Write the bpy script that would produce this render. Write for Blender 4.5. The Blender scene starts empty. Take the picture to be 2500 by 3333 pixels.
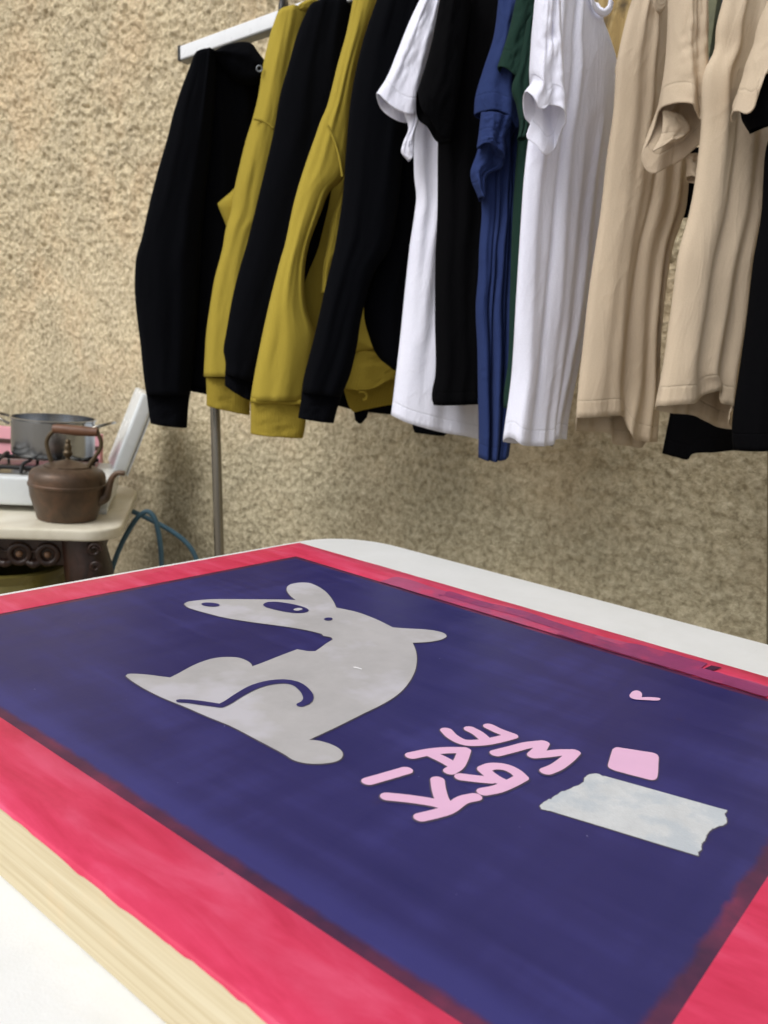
import bpy, bmesh, math, random
import numpy as np
from mathutils import Vector, Matrix

random.seed(7); RNG = np.random.default_rng(7)
scene = bpy.context.scene
C = scene.collection

# ------------------------------------------------------------------ camera model (metres; z up)
PP = np.array([1250.0, 1666.5]); F = 2747.7
CAM = np.array([0.0, 0.0, 0.975])
def _dir(v):
    d = np.array([v[0]-PP[0], -(v[1]-PP[1]), -F]); return d/np.linalg.norm(d)
_d1 = _dir((3491.868, 1319.417)); _d2 = _dir((-2245.111, 843.2534))
_up = np.cross(_d1, _d2); _up /= np.linalg.norm(_up)
R = np.array([_d1, np.cross(_up, _d1), _up])          # camera space -> world
FWD = R @ np.array([0, 0, -1.0]); FH = FWD.copy(); FH[2] = 0; FH /= np.linalg.norm(FH)
RH = np.array([FH[1], -FH[0], 0.0])                   # horizontal right
def ray(p):
    return R @ np.array([(p[0]-PP[0])/F, -(p[1]-PP[1])/F, -1.0])
def on_z(p, z):
    r = ray(p); return CAM + r*(z-CAM[2])/r[2]
def on_x(p, x):
    r = ray(p); return CAM + r*(x-CAM[0])/r[0]
class Plane:
    """a vertical plane standing at depth d (metres ahead) where pixel column px looks; right side turned away by yaw"""
    def __init__(self, px, d, yaw=0.0):
        r = ray((px, 1100)); r = r/np.dot(r, FH)
        self.a = CAM + r*d
        c, s = math.cos(math.radians(yaw)), math.sin(math.radians(yaw))
        self.n = -(FH*c - RH*s)
        self.n[2] = 0; self.n /= np.linalg.norm(self.n)
        self.t = np.array([-self.n[1], self.n[0], 0.0])
    def at(self, p):
        r = ray(p); k = np.dot(self.a-CAM, self.n)/np.dot(r, self.n)
        return CAM + r*k
# survey frames of the photograph's enlargements
def Z1(*p): return [(380+x*.5425, y*.5425) for x, y in p]
def Z2(*p): return [(380+x*.5425, 700+y*.5425) for x, y in p]
def Z3(*p): return [(1150+x*.4822, y*.4822) for x, y in p]
def Z4(*p): return [(1150+x*.4822, 700+y*.4823) for x, y in p]
def Z5(*p): return [(1800+x*.4219, y*.4219) for x, y in p]
def Z6(*p): return [(1800+x*.4219, 700+y*.4219) for x, y in p]
def Z7(*p): return [(x*.452, 1250+y*.452) for x, y in p]
def ZA(*p): return [(380+x*.6631, 1800+y*.6631) for x, y in p]
def ZB(*p): return [(1100+x*.7836, 2150+y*.7836) for x, y in p]
def ZC(*p): return [(850+x*.5124, 1720+y*.5124) for x, y in p]
def ZD(*p): return [(1700+x*.4822, 1850+y*.4822) for x, y in p]

# ------------------------------------------------------------------ helpers
def lin(r, g, b):
    def f(c):
        c /= 255.0
        return c/12.92 if c <= .04045 else ((c+.055)/1.055)**2.4
    return (f(r), f(g), f(b), 1.0)

def thing(name, label, cat, loc=(0, 0, 0), group=None):
    o = bpy.data.objects.new(name, None); C.objects.link(o)
    o.empty_display_size = .05
    o.location = loc; o['label'] = label; o['category'] = cat
    if group: o['group'] = group
    return o
def tag(o, label, cat, group=None):
    o['label'] = label; o['category'] = cat
    if group: o['group'] = group
    return o
def wloc(o):
    return o.location.copy() if o.type == 'EMPTY' else Vector((0, 0, 0))   # meshes already sit in world coordinates
def link(name, me, mat, parent=None, smooth=True):
    """mesh given in world coordinates; keeps them whatever the parent"""
    if smooth:
        for p in me.polygons: p.use_smooth = True
    if mat: me.materials.append(mat)
    o = bpy.data.objects.new(name, me); C.objects.link(o)
    if parent is not None:
        o.parent = parent
        w = wloc(parent)
        o.matrix_parent_inverse = Matrix.Translation(-w)
    return o
def from_bm(name, bm, mat, parent=None, smooth=True, sharp=None):
    bmesh.ops.recalc_face_normals(bm, faces=bm.faces[:])
    me = bpy.data.meshes.new(name); bm.to_mesh(me); bm.free()
    o = link(name, me, mat, parent, smooth)
    if smooth and sharp is not None:
        me.set_sharp_from_angle(angle=math.radians(sharp))
    return o
def from_py(name, verts, faces, mat, parent=None, smooth=True):
    me = bpy.data.meshes.new(name)
    me.from_pydata([tuple(map(float, v)) for v in verts], [], faces); me.update()
    return link(name, me, mat, parent, smooth)

def catmull(pts, n):
    P = np.array(pts, float)
    if len(P) == 2:
        t = np.linspace(0, 1, n)[:, None]; return P[0]*(1-t)+P[1]*t
    Q = np.vstack([2*P[0]-P[1], P, 2*P[-1]-P[-2]])
    out = []
    for i in range(1, len(Q)-2):
        p0, p1, p2, p3 = Q[i-1], Q[i], Q[i+1], Q[i+2]
        d = [max(np.linalg.norm(b-a), 1e-6)**.5 for a, b in ((p0, p1), (p1, p2), (p2, p3))]
        t0 = 0; t1 = d[0]; t2 = t1+d[1]; t3 = t2+d[2]
        for t in np.linspace(t1, t2, 14, endpoint=False):
            A1 = (t1-t)/(t1-t0)*p0+(t-t0)/(t1-t0)*p1
            A2 = (t2-t)/(t2-t1)*p1+(t-t1)/(t2-t1)*p2
            A3 = (t3-t)/(t3-t2)*p2+(t-t2)/(t3-t2)*p3
            B1 = (t2-t)/(t2-t0)*A1+(t-t0)/(t2-t0)*A2
            B2 = (t3-t)/(t3-t1)*A2+(t-t1)/(t3-t1)*A3
            out.append((t2-t)/(t2-t1)*B1+(t-t1)/(t2-t1)*B2)
    out.append(P[-1]); out = np.array(out)
    s = np.concatenate([[0], np.cumsum(np.linalg.norm(np.diff(out, axis=0), axis=1))])
    q = np.linspace(0, s[-1], n)
    return np.stack([np.interp(q, s, out[:, k]) for k in range(out.shape[1])], 1)

def _hash(ix, iy, iz):
    h = (ix*374761393 + iy*668265263 + iz*2147483647) & 0xffffffff
    h = ((h ^ (h >> 13))*1274126177) & 0xffffffff
    return ((h ^ (h >> 16)) & 0xffff)/65535.0
def vnoise(x, y, z=0.0):
    x, y, z = np.broadcast_arrays(np.asarray(x, float), np.asarray(y, float), np.asarray(z, float))
    ix, iy, iz = np.floor(x).astype(np.int64), np.floor(y).astype(np.int64), np.floor(z).astype(np.int64)
    fx, fy, fz = x-ix, y-iy, z-iz
    s = lambda f: f*f*f*(f*(f*6-15)+10)
    fx, fy, fz = s(fx), s(fy), s(fz)
    r = 0
    for a in (0, 1):
        for b in (0, 1):
            for c in (0, 1):
                w = (fx if a else 1-fx)*(fy if b else 1-fy)*(fz if c else 1-fz)
                r = r + w*_hash(ix+a, iy+b, iz+c)
    return r*2-1

def tube(name, pts, rad, mat, parent=None, n=60, k=12, caps=True, smooth=True):
    P = catmull(pts, n) if len(pts) > 2 else np.array(pts, float)
    n = len(P)
    rr = np.interp(np.linspace(0, 1, n), np.linspace(0, 1, len(rad)), rad) if np.ndim(rad) else np.full(n, rad)
    T = np.gradient(P, axis=0); T /= np.linalg.norm(T, axis=1)[:, None]
    a = np.array([0, 0, 1.0]) if abs(T[0][2]) < .9 else np.array([1.0, 0, 0])
    N = np.cross(T[0], a); N /= np.linalg.norm(N)
    V = []; Fc = []
    for i in range(n):
        N = N - T[i]*np.dot(N, T[i]); N /= np.linalg.norm(N)
        B = np.cross(T[i], N)
        for j in range(k):
            th = 2*math.pi*j/k
            V.append(P[i]+rr[i]*(N*math.cos(th)+B*math.sin(th)))
    for i in range(n-1):
        for j in range(k):
            Fc.append((i*k+j, i*k+(j+1) % k, (i+1)*k+(j+1) % k, (i+1)*k+j))
    if caps:
        Fc.append(tuple(range(k-1, -1, -1))); Fc.append(tuple((n-1)*k+j for j in range(k)))
    o = from_py(name, V, Fc, mat, parent, smooth)
    o.data.set_sharp_from_angle(angle=math.radians(50))
    return o
def lathe(name, prof, centre, mat, parent=None, k=64, close=True, tilt=None):
    """prof: list of (radius, z)"""
    bm = bmesh.new(); rings = []
    c = np.array(centre)
    for r, z in prof:
        if r < 1e-6:
            rings.append([bm.verts.new((c[0], c[1], c[2]+z))]); continue
        rings.append([bm.verts.new((c[0]+r*math.cos(2*math.pi*j/k), c[1]+r*math.sin(2*math.pi*j/k), c[2]+z)) for j in range(k)])
    for a, b in zip(rings[:-1], rings[1:]):
        if len(a) == 1 and len(b) == 1: continue
        for j in range(k):
            j2 = (j+1) % k
            if len(a) == 1: bm.faces.new((a[0], b[j], b[j2]))
            elif len(b) == 1: bm.faces.new((a[j], b[0], a[j2]))
            else: bm.faces.new((a[j], b[j], b[j2], a[j2]))
    return from_bm(name, bm, mat, parent, True, 35)
def box(name, o, ex, ey, ez, mat, parent=None, bevel=.003, seg=2):
    """box from corner o along the three edge vectors"""
    o, ex, ey, ez = [np.array(v, float) for v in (o, ex, ey, ez)]
    bm = bmesh.new(); vs = {}
    for i in (0, 1):
        for j in (0, 1):
            for k in (0, 1):
                vs[i, j, k] = bm.verts.new(o+ex*i+ey*j+ez*k)
    for f in (((0,0,0),(0,1,0),(1,1,0),(1,0,0)), ((0,0,1),(1,0,1),(1,1,1),(0,1,1)), ((0,0,0),(1,0,0),(1,0,1),(0,0,1)),
              ((0,1,0),(0,1,1),(1,1,1),(1,1,0)), ((0,0,0),(0,0,1),(0,1,1),(0,1,0)), ((1,0,0),(1,1,0),(1,1,1),(1,0,1))):
        bm.faces.new([vs[q] for q in f])
    if bevel: bmesh.ops.bevel(bm, geom=bm.edges[:], offset=bevel, segments=seg, profile=.6, affect='EDGES')
    return from_bm(name, bm, mat, parent, True, 35)
def prism(name, pts, z0, z1, mat, parent=None, bevel=0.0):
    """plan polygon (x, y) extruded from z0 to z1"""
    bm = bmesh.new()
    a = [bm.verts.new((p[0], p[1], z0)) for p in pts]; b = [bm.verts.new((p[0], p[1], z1)) for p in pts]
    bm.faces.new(a[::-1]); top = bm.faces.new(b); n = len(pts)
    for i in range(n): bm.faces.new((a[i], a[(i+1) % n], b[(i+1) % n], b[i]))
    if bevel:
        bm.normal_update()
        es = [e for e in bm.edges if abs(e.verts[0].co.z-e.verts[1].co.z) < 1e-6]
        bmesh.ops.bevel(bm, geom=es, offset=bevel, segments=3, profile=.5, affect='EDGES')
    return from_bm(name, bm, mat, parent, True, 30)
def sheet(name, poly3, mat, parent=None):
    """a thin flat sheet from a closed outline of points"""
    bm = bmesh.new()
    vs = [bm.verts.new(tuple(map(float, p))) for p in poly3]
    es = [bm.edges.new((vs[i], vs[(i+1) % len(vs)])) for i in range(len(vs))]
    bmesh.ops.triangle_fill(bm, use_beauty=True, use_dissolve=False, edges=es)
    bm.normal_update()
    for f in bm.faces:
        if f.normal.z < 0: f.normal_flip()
    me = bpy.data.meshes.new(name); bm.to_mesh(me); bm.free()
    return link(name, me, mat, parent, False)

# ------------------------------------------------------------------ materials
def newmat(name):
    m = bpy.data.materials.new(name); m.use_nodes = True
    nt = m.node_tree; b = nt.nodes['Principled BSDF']
    return m, nt, b
def N(nt, t, **kw):
    n = nt.nodes.new(t)
    for k, v in kw.items():
        if k in n.inputs: n.inputs[k].default_value = v
        else: setattr(n, k, v)
    return n
def L(nt, a, b): nt.links.new(a, b)
def math_(nt, op, a, b=None, clamp=False):
    n = nt.nodes.new('ShaderNodeMath'); n.operation = op; n.use_clamp = clamp
    for i, v in enumerate((a, b)):
        if v is None: continue
        if isinstance(v, (int, float)): n.inputs[i].default_value = v
        else: L(nt, v, n.inputs[i])
    return n.outputs[0]
def ramp(nt, fac, *stops):
    r = nt.nodes.new('ShaderNodeValToRGB'); L(nt, fac, r.inputs[0])
    el = r.color_ramp.elements
    while len(el) < len(stops): el.new(.5)
    for e, (p, c) in zip(el, stops): e.position = p; e.color = c if len(c) == 4 else (*c, 1)
    return r.outputs[0]
def mix(nt, fac, a, b, mode='MIX'):
    m = nt.nodes.new('ShaderNodeMix'); m.data_type = 'RGBA'; m.blend_type = mode
    for i, v in ((0, fac), (6, a), (7, b)):
        if isinstance(v, (int, float)): m.inputs[i].default_value = v
        elif isinstance(v, tuple): m.inputs[i].default_value = v
        else: L(nt, v, m.inputs[i])
    return m.outputs[2]
def noise(nt, vec, scale, detail=4, rough=.55, dist=0):
    n = nt.nodes.new('ShaderNodeTexNoise'); n.inputs['Scale'].default_value = scale
    n.inputs['Detail'].default_value = detail; n.inputs['Roughness'].default_value = rough; n.inputs['Distortion'].default_value = dist
    if vec is not None: L(nt, vec, n.inputs['Vector'])
    return n.outputs['Fac']
def coords(nt, kind='Object', scale=(1, 1, 1), rot=(0, 0, 0)):
    t = nt.nodes.new('ShaderNodeTexCoord'); m = nt.nodes.new('ShaderNodeMapping')
    m.inputs['Scale'].default_value = scale; m.inputs['Rotation'].default_value = rot
    L(nt, t.outputs[kind], m.inputs['Vector']); return m.outputs[0]
def bump(nt, b, h, strength, dist=.001, prev=None):
    n = nt.nodes.new('ShaderNodeBump'); n.inputs['Strength'].default_value = strength; n.inputs['Distance'].default_value = dist
    L(nt, h, n.inputs['Height'])
    if prev is not None: L(nt, prev, n.inputs['Normal'])
    if b is not None: L(nt, n.outputs[0], b.inputs['Normal'])
    return n.outputs[0]

def plain(name, col, rough=.5, metal=0.0, var=.12, vscale=18, bstr=.15, bscale=300, spec=.5, coat=0):
    m, nt, b = newmat(name)
    v = coords(nt)
    n1 = noise(nt, v, vscale, 5, .6)
    c = mix(nt, 1.0, col, ramp(nt, n1, (.25, (1-var,)*3), (.75, (1+var*.6,)*3)), 'MULTIPLY')
    L(nt, c, b.inputs['Base Color'])
    b.inputs['Metallic'].default_value = metal; b.inputs['Specular IOR Level'].default_value = spec
    rr = ramp(nt, noise(nt, v, vscale*2.3, 4), (.3, (rough*.85,)*3), (.7, (min(1, rough*1.15),)*3))
    L(nt, rr, b.inputs['Roughness'])
    if coat: b.inputs['Coat Weight'].default_value = coat
    if bstr: bump(nt, b, noise(nt, v, bscale, 3), bstr, .0006)
    return m

def fabric(name, col, stitch=.022, jersey=True, sheen=.25, wr=.5, rib=False):
    """knitted cotton: fine knit, soft wrinkles, a double stitched line above the hem (UV y = metres above the hem)"""
    m, nt, b = newmat(name)
    uv = nt.nodes.new('ShaderNodeUVMap'); uv.uv_map = 'UVMap'
    ob = coords(nt)
    big = noise(nt, coords(nt, scale=(1, 1, .35)), 9, 4, .55, .4)
    c = mix(nt, 1.0, col, ramp(nt, big, (.3, (.93, .93, .94)), (.7, (1.04, 1.04, 1.03))), 'MULTIPLY')
    fuzz = noise(nt, ob, 900, 2, .6)
    c = mix(nt, 1.0, c, ramp(nt, fuzz, (.3, (.94,)*3), (.7, (1.05,)*3)), 'MULTIPLY')
    sep = nt.nodes.new('ShaderNodeSeparateXYZ'); L(nt, uv.outputs[0], sep.inputs[0])
    h = None
    if stitch:
        d = math_(nt, 'ABSOLUTE', math_(nt, 'SUBTRACT', sep.outputs[1], stitch))
        line = math_(nt, 'SUBTRACT', 1.0, math_(nt, 'DIVIDE', d, .0022), True)
        pk = nt.nodes.new('ShaderNodeTexWave'); pk.inputs['Scale'].default_value = 42; pk.inputs['Distortion'].default_value = 6
        pk.bands_direction = 'X'; L(nt, uv.outputs[0], pk.inputs['Vector'])
        below = math_(nt, 'LESS_THAN', sep.outputs[1], stitch)
        pucker = math_(nt, 'MULTIPLY', math_(nt, 'MULTIPLY', pk.outputs['Fac'], below), .35)
        h = math_(nt, 'SUBTRACT', pucker, line)
        c = mix(nt, math_(nt, 'MULTIPLY', line, .13), c, (col[0]*.55, col[1]*.55, col[2]*.55, 1))
    L(nt, c, b.inputs['Base Color'])
    b.inputs['Roughness'].default_value = .97; b.inputs['Specular IOR Level'].default_value = .18 if max(col[:3]) > .02 else .05
    b.inputs['Sheen Weight'].default_value = sheen; b.inputs['Sheen Roughness'].default_value = .5
    b.inputs['Sheen Tint'].default_value = (min(1, col[0]*1.5+.1), min(1, col[1]*1.5+.1), min(1, col[2]*1.5+.1), 1)
    w1 = noise(nt, coords(nt, scale=(1, 1, .3)), 38, 4, .6, .8)
    nrm = bump(nt, None, w1, wr, .006)
    w2 = noise(nt, coords(nt, scale=(1, 1, .8), rot=(.3, .5, 0)), 75, 3, .55, .5)
    nrm = bump(nt, None, w2, wr*.5, .003, nrm)
    n3 = noise(nt, coords(nt, scale=(1.2, 1.2, .55), rot=(.25, .35, 0)), 11, 3, .5, 1.6)
    rd = math_(nt, 'SUBTRACT', 1.0, math_(nt, 'MULTIPLY', math_(nt, 'ABSOLUTE', math_(nt, 'SUBTRACT', n3, .5)), 9), True)
    nrm = bump(nt, None, math_(nt, 'POWER', rd, 2.0), wr*.45, .004, nrm)
    if rib:
        wv = nt.nodes.new('ShaderNodeTexWave'); wv.inputs['Scale'].default_value = 55; wv.bands_direction = 'X'
        wv.inputs['Distortion'].default_value = .6; L(nt, uv.outputs[0], wv.inputs['Vector'])
        nrm = bump(nt, None, wv.outputs['Fac'], .35, .0012, nrm)
    if h is not None: nrm = bump(nt, None, h, .5, .0012, nrm)
    bump(nt, b, fuzz, .35 if jersey else .6, .0006, nrm)
    return m

BLACK = lin(8, 9, 13); BLACK2 = lin(8, 8, 10); MUST = lin(166, 147, 58)
M = {}
M['black_fleece'] = fabric('black_fleece', BLACK, None, False, .02, .12)
M['black_rib'] = fabric('black_rib', BLACK, None, False, .02, .15, True)
M['black_jersey'] = fabric('black_jersey', BLACK2, .022, True, .015, .2)
M['mustard_fleece'] = fabric('mustard_fleece', MUST, None, False, .06, .14)
M['mustard_rib'] = fabric('mustard_rib', lin(152, 133, 50), None, False, .06, .2, True)
M['white_jersey'] = fabric('white_jersey', (.80, .81, .93, 1), .024, True, .05, .26)
M['white_rib'] = fabric('white_rib', (.80, .81, .93, 1), None, True, .05, .2, True)
M['navy_jersey'] = fabric('navy_jersey', lin(40, 54, 98), .024, True, .05, .4)
M['green_jersey'] = fabric('green_jersey', lin(26, 50, 42), .024, True, .04, .25)
M['beige_jersey'] = fabric('beige_jersey', lin(194, 177, 154), .024, True, .05, .26)
M['beige_rib'] = fabric('beige_rib', lin(194, 177, 154), None, True, .05, .2, True)

# ------------------------------------------------------------------ cloth lofts
def loft(name, left, right, pl, mat, parent, hem=None, hemb=None, top=None, topb=None, T=.022, folds=(), nz=.004,
         nu=40, nv=70, seed=0, sharp=False, hw=.35, tw=.12, solid=.0016, drape=.5, lift=0.0):
    """a hanging tube of cloth: its two side edges, its hem (front and back may differ) and its top,
       standing in the plane pl, T metres thick to either side, with folds running down it"""
    lp = catmull(left, nv) if not sharp else catmull(left, nv)
    rp = catmull(right, nv)
    u = np.linspace(0, 1, nu); v = np.linspace(0, 1, nv)
    base = lp[:, None, :]*(1-u)[None, :, None] + rp[:, None, :]*u[None, :, None]
    sm = lambda x: np.clip(x, 0, 1)**2*(3-2*np.clip(x, 0, 1))
    def with_edges(h, t):
        g = base.copy()
        if h is not None:
            hp = catmull(h, nu); g += sm((v-(1-hw))/hw)[:, None, None]*(hp-base[-1])[None]
        if t is not None:
            tp = catmull(t, nu); g += sm(1-v/tw)[:, None, None]*(tp-base[0])[None]
        return g
    gF = with_edges(hem, top); gB = with_edges(hemb if hemb is not None else hem, topb if topb is not None else top)
    U, V = np.meshgrid(u, v)
    prof = np.clip(1-np.abs(2*U-1)**2.6, 0, 1)**.5; FA = (.28 if 'black' in mat.name else .34) if 'fleece' in mat.name else .40
    def surf(g, side, sd):
        off = side*T*prof*(.72+.28*V)
        for f in folds:
            ut, ub, w, a = f[:4]
            v0, v1 = (f[4] if len(f) > 4 else -.2), (f[5] if len(f) > 5 else 1.3)
            uc = ut+(ub-ut)*V + .022*np.sin(V*4.3+ut*27)+.008*np.sin(V*11+ut*50)
            wl = w*(.95+.7*V)*(1+.25*np.sin(V*5+ut*31))
            off = off + side*a*(FA if abs(a) < .03 else 1)*(1+.5*vnoise(V*3.5, ut*40, sd))*np.exp(-((U-uc)/wl)**2)*sm((V-v0)/.18)*sm((v1-V)/.15)*np.clip(prof*1.6, 0, 1)
        off = off + nz*drape*vnoise(U*3.2+sd*7.3, V*1.1+sd, sd*3.1)*prof*(.4+.9*V)*1.6
        off = off + nz*.55*vnoise(U*4+V*2+sd*3.7, V*4.5-U+sd*1.3, sd*1.1)*prof
        off = off + nz*.22*vnoise(U*8+V*6, V*11-U*3+sd*2.3, sd)*prof
        off += lift
        rd = np.stack([(g[..., 0]-PP[0])/F, -(g[..., 1]-PP[1])/F, -np.ones(g.shape[:2])], -1) @ R.T
        P = CAM + rd*(np.dot(pl.a-CAM, pl.n)/(rd @ pl.n))[..., None]
        return P+off[..., None]*pl.n
    PF = surf(gF, 1, seed+1.0); PB = surf(gB, -1, seed+2.0)
    verts = []; faces = []; uvs = []
    ring = 2*nu-2
    def length_from_hem(P):
        d = np.linalg.norm(np.diff(P, axis=0), axis=2)
        return np.concatenate([np.cumsum(d[::-1], axis=0)[::-1], np.zeros((1, P.shape[1]))])
    hF, hB = length_from_hem(PF), length_from_hem(PB)
    wid = np.linalg.norm(PF[nv//2, -1]-PF[nv//2, 0])*1.15
    for i in range(nv):
        for j in range(nu): verts.append(PF[i, j]); uvs.append((u[j]*wid, hF[i, j]))
        for j in range(nu-2, 0, -1): verts.append(PB[i, j]); uvs.append(((2-u[j])*wid, hB[i, j]))
    for i in range(nv-1):
        for j in range(ring):
            j2 = (j+1) % ring
            faces.append((i*ring+j, (i+1)*ring+j, (i+1)*ring+j2, i*ring+j2))
    me = bpy.data.meshes.new(name)
    me.from_pydata([tuple(map(float, p)) for p in verts], [], faces); me.update()
    ul = me.uv_layers.new(name='UVMap')
    arr = np.array(uvs)[[l.vertex_index for l in me.loops]]
    ul.data.foreach_set('uv', arr.astype(np.float32).ravel())
    o = link(name, me, mat, parent)
    bm = bmesh.new(); bm.from_mesh(me); bmesh.ops.recalc_face_normals(bm, faces=bm.faces[:]); bm.to_mesh(me); bm.free()
    if solid:
        s = o.modifiers.new('thickness', 'SOLIDIFY'); s.thickness = solid; s.offset = 0
    return o

exec_order = []
# ================================================================== SETTING
# ---- ground
m, nt, b = newmat('concrete_ground')
v = coords(nt)
c = ramp(nt, noise(nt, v, 6, 8, .6), (.3, lin(120, 112, 98)), (.7, lin(158, 149, 134)))
L(nt, c, b.inputs['Base Color']); b.inputs['Roughness'].default_value = .9
bump(nt, b, noise(nt, v, 120, 6), .5, .004)
g = from_py('ground', [(-40, -40, 0), (40, -40, 0), (40, 40, 0), (-40, 40, 0)], [(0, 1, 2, 3)], m, None, False); g['kind'] = 'structure'

# ---- roughcast wall, real relief
WX = 1.60
m, nt, b = newmat('roughcast_render')
v = coords(nt)
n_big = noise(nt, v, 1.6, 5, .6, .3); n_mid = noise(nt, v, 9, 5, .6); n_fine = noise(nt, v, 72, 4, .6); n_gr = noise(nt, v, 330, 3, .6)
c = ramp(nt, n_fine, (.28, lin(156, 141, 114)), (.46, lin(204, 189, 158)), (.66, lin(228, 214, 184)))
c = mix(nt, 1.0, c, ramp(nt, n_mid, (.3, (.90, .90, .91)), (.7, (1.05, 1.045, 1.03))), 'MULTIPLY')
c = mix(nt, 1.0, c, ramp(nt, n_gr, (.3, (.93, .93, .925)), (.7, (1.04, 1.04, 1.04))), 'MULTIPLY')
sep = nt.nodes.new('ShaderNodeSeparateXYZ'); L(nt, v, sep.inputs[0])
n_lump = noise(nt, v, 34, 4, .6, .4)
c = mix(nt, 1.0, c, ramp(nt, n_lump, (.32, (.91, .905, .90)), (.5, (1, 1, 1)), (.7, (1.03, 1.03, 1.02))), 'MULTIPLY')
# orange patches where a newer render coat shows
pat = math_(nt, 'MULTIPLY', ramp(nt, noise(nt, v, 3.2, 4, .6, .6), (.50, (0, 0, 0)), (.66, (1, 1, 1))), .34)
c = mix(nt, pat, c, lin(226, 196, 158))
# dampness and painted garment shade low on the wall: grey green, ragged top edge
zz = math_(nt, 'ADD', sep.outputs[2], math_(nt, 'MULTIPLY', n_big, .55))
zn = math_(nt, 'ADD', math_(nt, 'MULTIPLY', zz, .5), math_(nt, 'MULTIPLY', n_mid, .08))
damp_and_shade = ramp(nt, zn, (.46, (1, 1, 1)), (.66, (0, 0, 0)))
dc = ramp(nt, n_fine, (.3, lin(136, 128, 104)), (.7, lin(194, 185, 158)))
c = mix(nt, math_(nt, 'MULTIPLY', damp_and_shade, .75), c, dc)
L(nt, c, b.inputs['Base Color']); b.inputs['Roughness'].default_value = .95; b.inputs['Specular IOR Level'].default_value = .15
nr = bump(nt, None, n_fine, 1.0, .010)
nr = bump(nt, None, n_lump, .35, .010, nr); bump(nt, b, n_gr, .6, .002, nr)
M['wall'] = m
def wall_grid(y0, y1, z0, z1, step):
    ny = int((y1-y0)/step)+1; nz_ = int((z1-z0)/step)+1
    Y, Z = np.meshgrid(np.linspace(y0, y1, ny), np.linspace(z0, z1, nz_))
    h = .0045*np.abs(vnoise(Y*46, Z*46, 3))+.0040*vnoise(Y*85, Z*85, 9)+.0022*vnoise(Y*160, Z*160, 4)
    h += .0030*vnoise(Y*26, Z*26, 15)
    h += .0035*np.abs(vnoise(Y*62+5*vnoise(Y*9, Z*9, 2), Z*70, 12))
    rough = np.clip((Z-.75+.25*vnoise(Y*2, Z*2, 1))/.5, .45, 1)
    h = h*rough*1.5 + .012*vnoise(Y*2.2, Z*2.2, 7)+.004*vnoise(Y*7, Z*7, 5)
    edge = np.clip(np.minimum.reduce([(Y-y0)/.05, (y1-Y)/.05, (Z-z0)/.05, (z1-Z)/.05]), 0, 1)
    h = h*edge
    X = WX-h
    verts = np.stack([X.ravel(), Y.ravel(), Z.ravel()], 1)
    i = np.arange(ny-1)[None, :]+np.arange(nz_-1)[:, None]*ny
    faces = np.stack([i, i+ny, i+ny+1, i+1], -1).reshape(-1, 4)
    return verts, faces
vv, ff = wall_grid(-.7, 4.4, .22, 2.60, .0056)
wall = thing('rendered_wall', 'tall sandy roughcast wall behind the clothes rack, orange patches, grey dampness and painted shade low', 'wall', (WX, 1.5, 0))
me = bpy.data.meshes.new('roughcast_face')
me.vertices.add(len(vv)); me.vertices.foreach_set('co', vv.astype(np.float32).ravel())
me.loops.add(len(ff)*4); me.polygons.add(len(ff))
me.loops.foreach_set('vertex_index', ff.astype(np.int32).ravel())
me.polygons.foreach_set('loop_start', np.arange(0, len(ff)*4, 4, dtype=np.int32))
me.update(calc_edges=True); me.validate()
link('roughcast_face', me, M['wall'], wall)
bm = bmesh.new()
def quadbm(bm, pts): bm.faces.new([bm.verts.new(p) for p in pts])
y0, y1, z0, z1, X1 = -.7, 4.4, .22, 2.60, WX
for a in (((X1, -8, 0), (X1, y0, 0), (X1, y0, 3.4), (X1, -8, 3.4)), ((X1, y1, 0), (X1, 8, 0), (X1, 8, 3.4), (X1, y1, 3.4)),
          ((X1, y0, 0), (X1, y1, 0), (X1, y1, z0), (X1, y0, z0)), ((X1, y0, z1), (X1, y1, z1), (X1, y1, 3.4), (X1, y0, 3.4)),
          ((X1+.3, -8, 0), (X1+.3, 8, 0), (X1+.3, 8, 3.4), (X1+.3, -8, 3.4)), ((X1, -8, 3.4), (X1, 8, 3.4), (X1+.3, 8, 3.4), (X1+.3, -8, 3.4))):
    quadbm(bm, a)
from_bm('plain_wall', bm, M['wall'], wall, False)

# ---- window at the upper right of the wall, its wood showing between the shirts
m, nt, b = newmat('weathered_wood')
v = coords(nt, scale=(14, 14, 1.3))
c = ramp(nt, noise(nt, v, 5, 6, .65, .8), (.3, lin(92, 74, 40)), (.5, lin(158, 132, 82)), (.7, lin(196, 174, 126)))
c = mix(nt, ramp(nt, noise(nt, coords(nt), 14, 5), (.55, (0, 0, 0)), (.68, (1, 1, 1))), c, lin(80, 66, 44))
L(nt, c, b.inputs['Base Color']); b.inputs['Roughness'].default_value = .85
bump(nt, b, noise(nt, v, 6, 6), .6, .004)
M['old_wood'] = m
M['green_paint'] = plain('flaking_green_paint', lin(104, 106, 78), .6, 0, .3, 30, .4, 120)
m, nt, b = newmat('window_glass'); b.inputs['Base Color'].default_value = lin(70, 84, 100); b.inputs['Roughness'].default_value = .08
b.inputs['Specular IOR Level'].default_value = .8
bump(nt, b, noise(nt, coords(nt), 6, 2), .06, .01); M['glass'] = m
win = thing('wall_window', 'old window in the wall with ochre wood jamb and flaking green sash, glimpsed between the shirts', 'window', (WX, .45, 1.55))
def wy(px): return on_x((px, 120), WX-.02)[1]
ya, yb, yc, yd = wy(1945), wy(2062), wy(2296), wy(2326)
zs = on_x((2320, 228), WX)[2]
ztop = zs+.85
box('jamb', (WX-.035, yb, zs-.25), (.06, 0, 0), (0, ya-yb, 0), (0, 0, ztop-zs+.3), M['old_wood'], win, .004)
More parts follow.
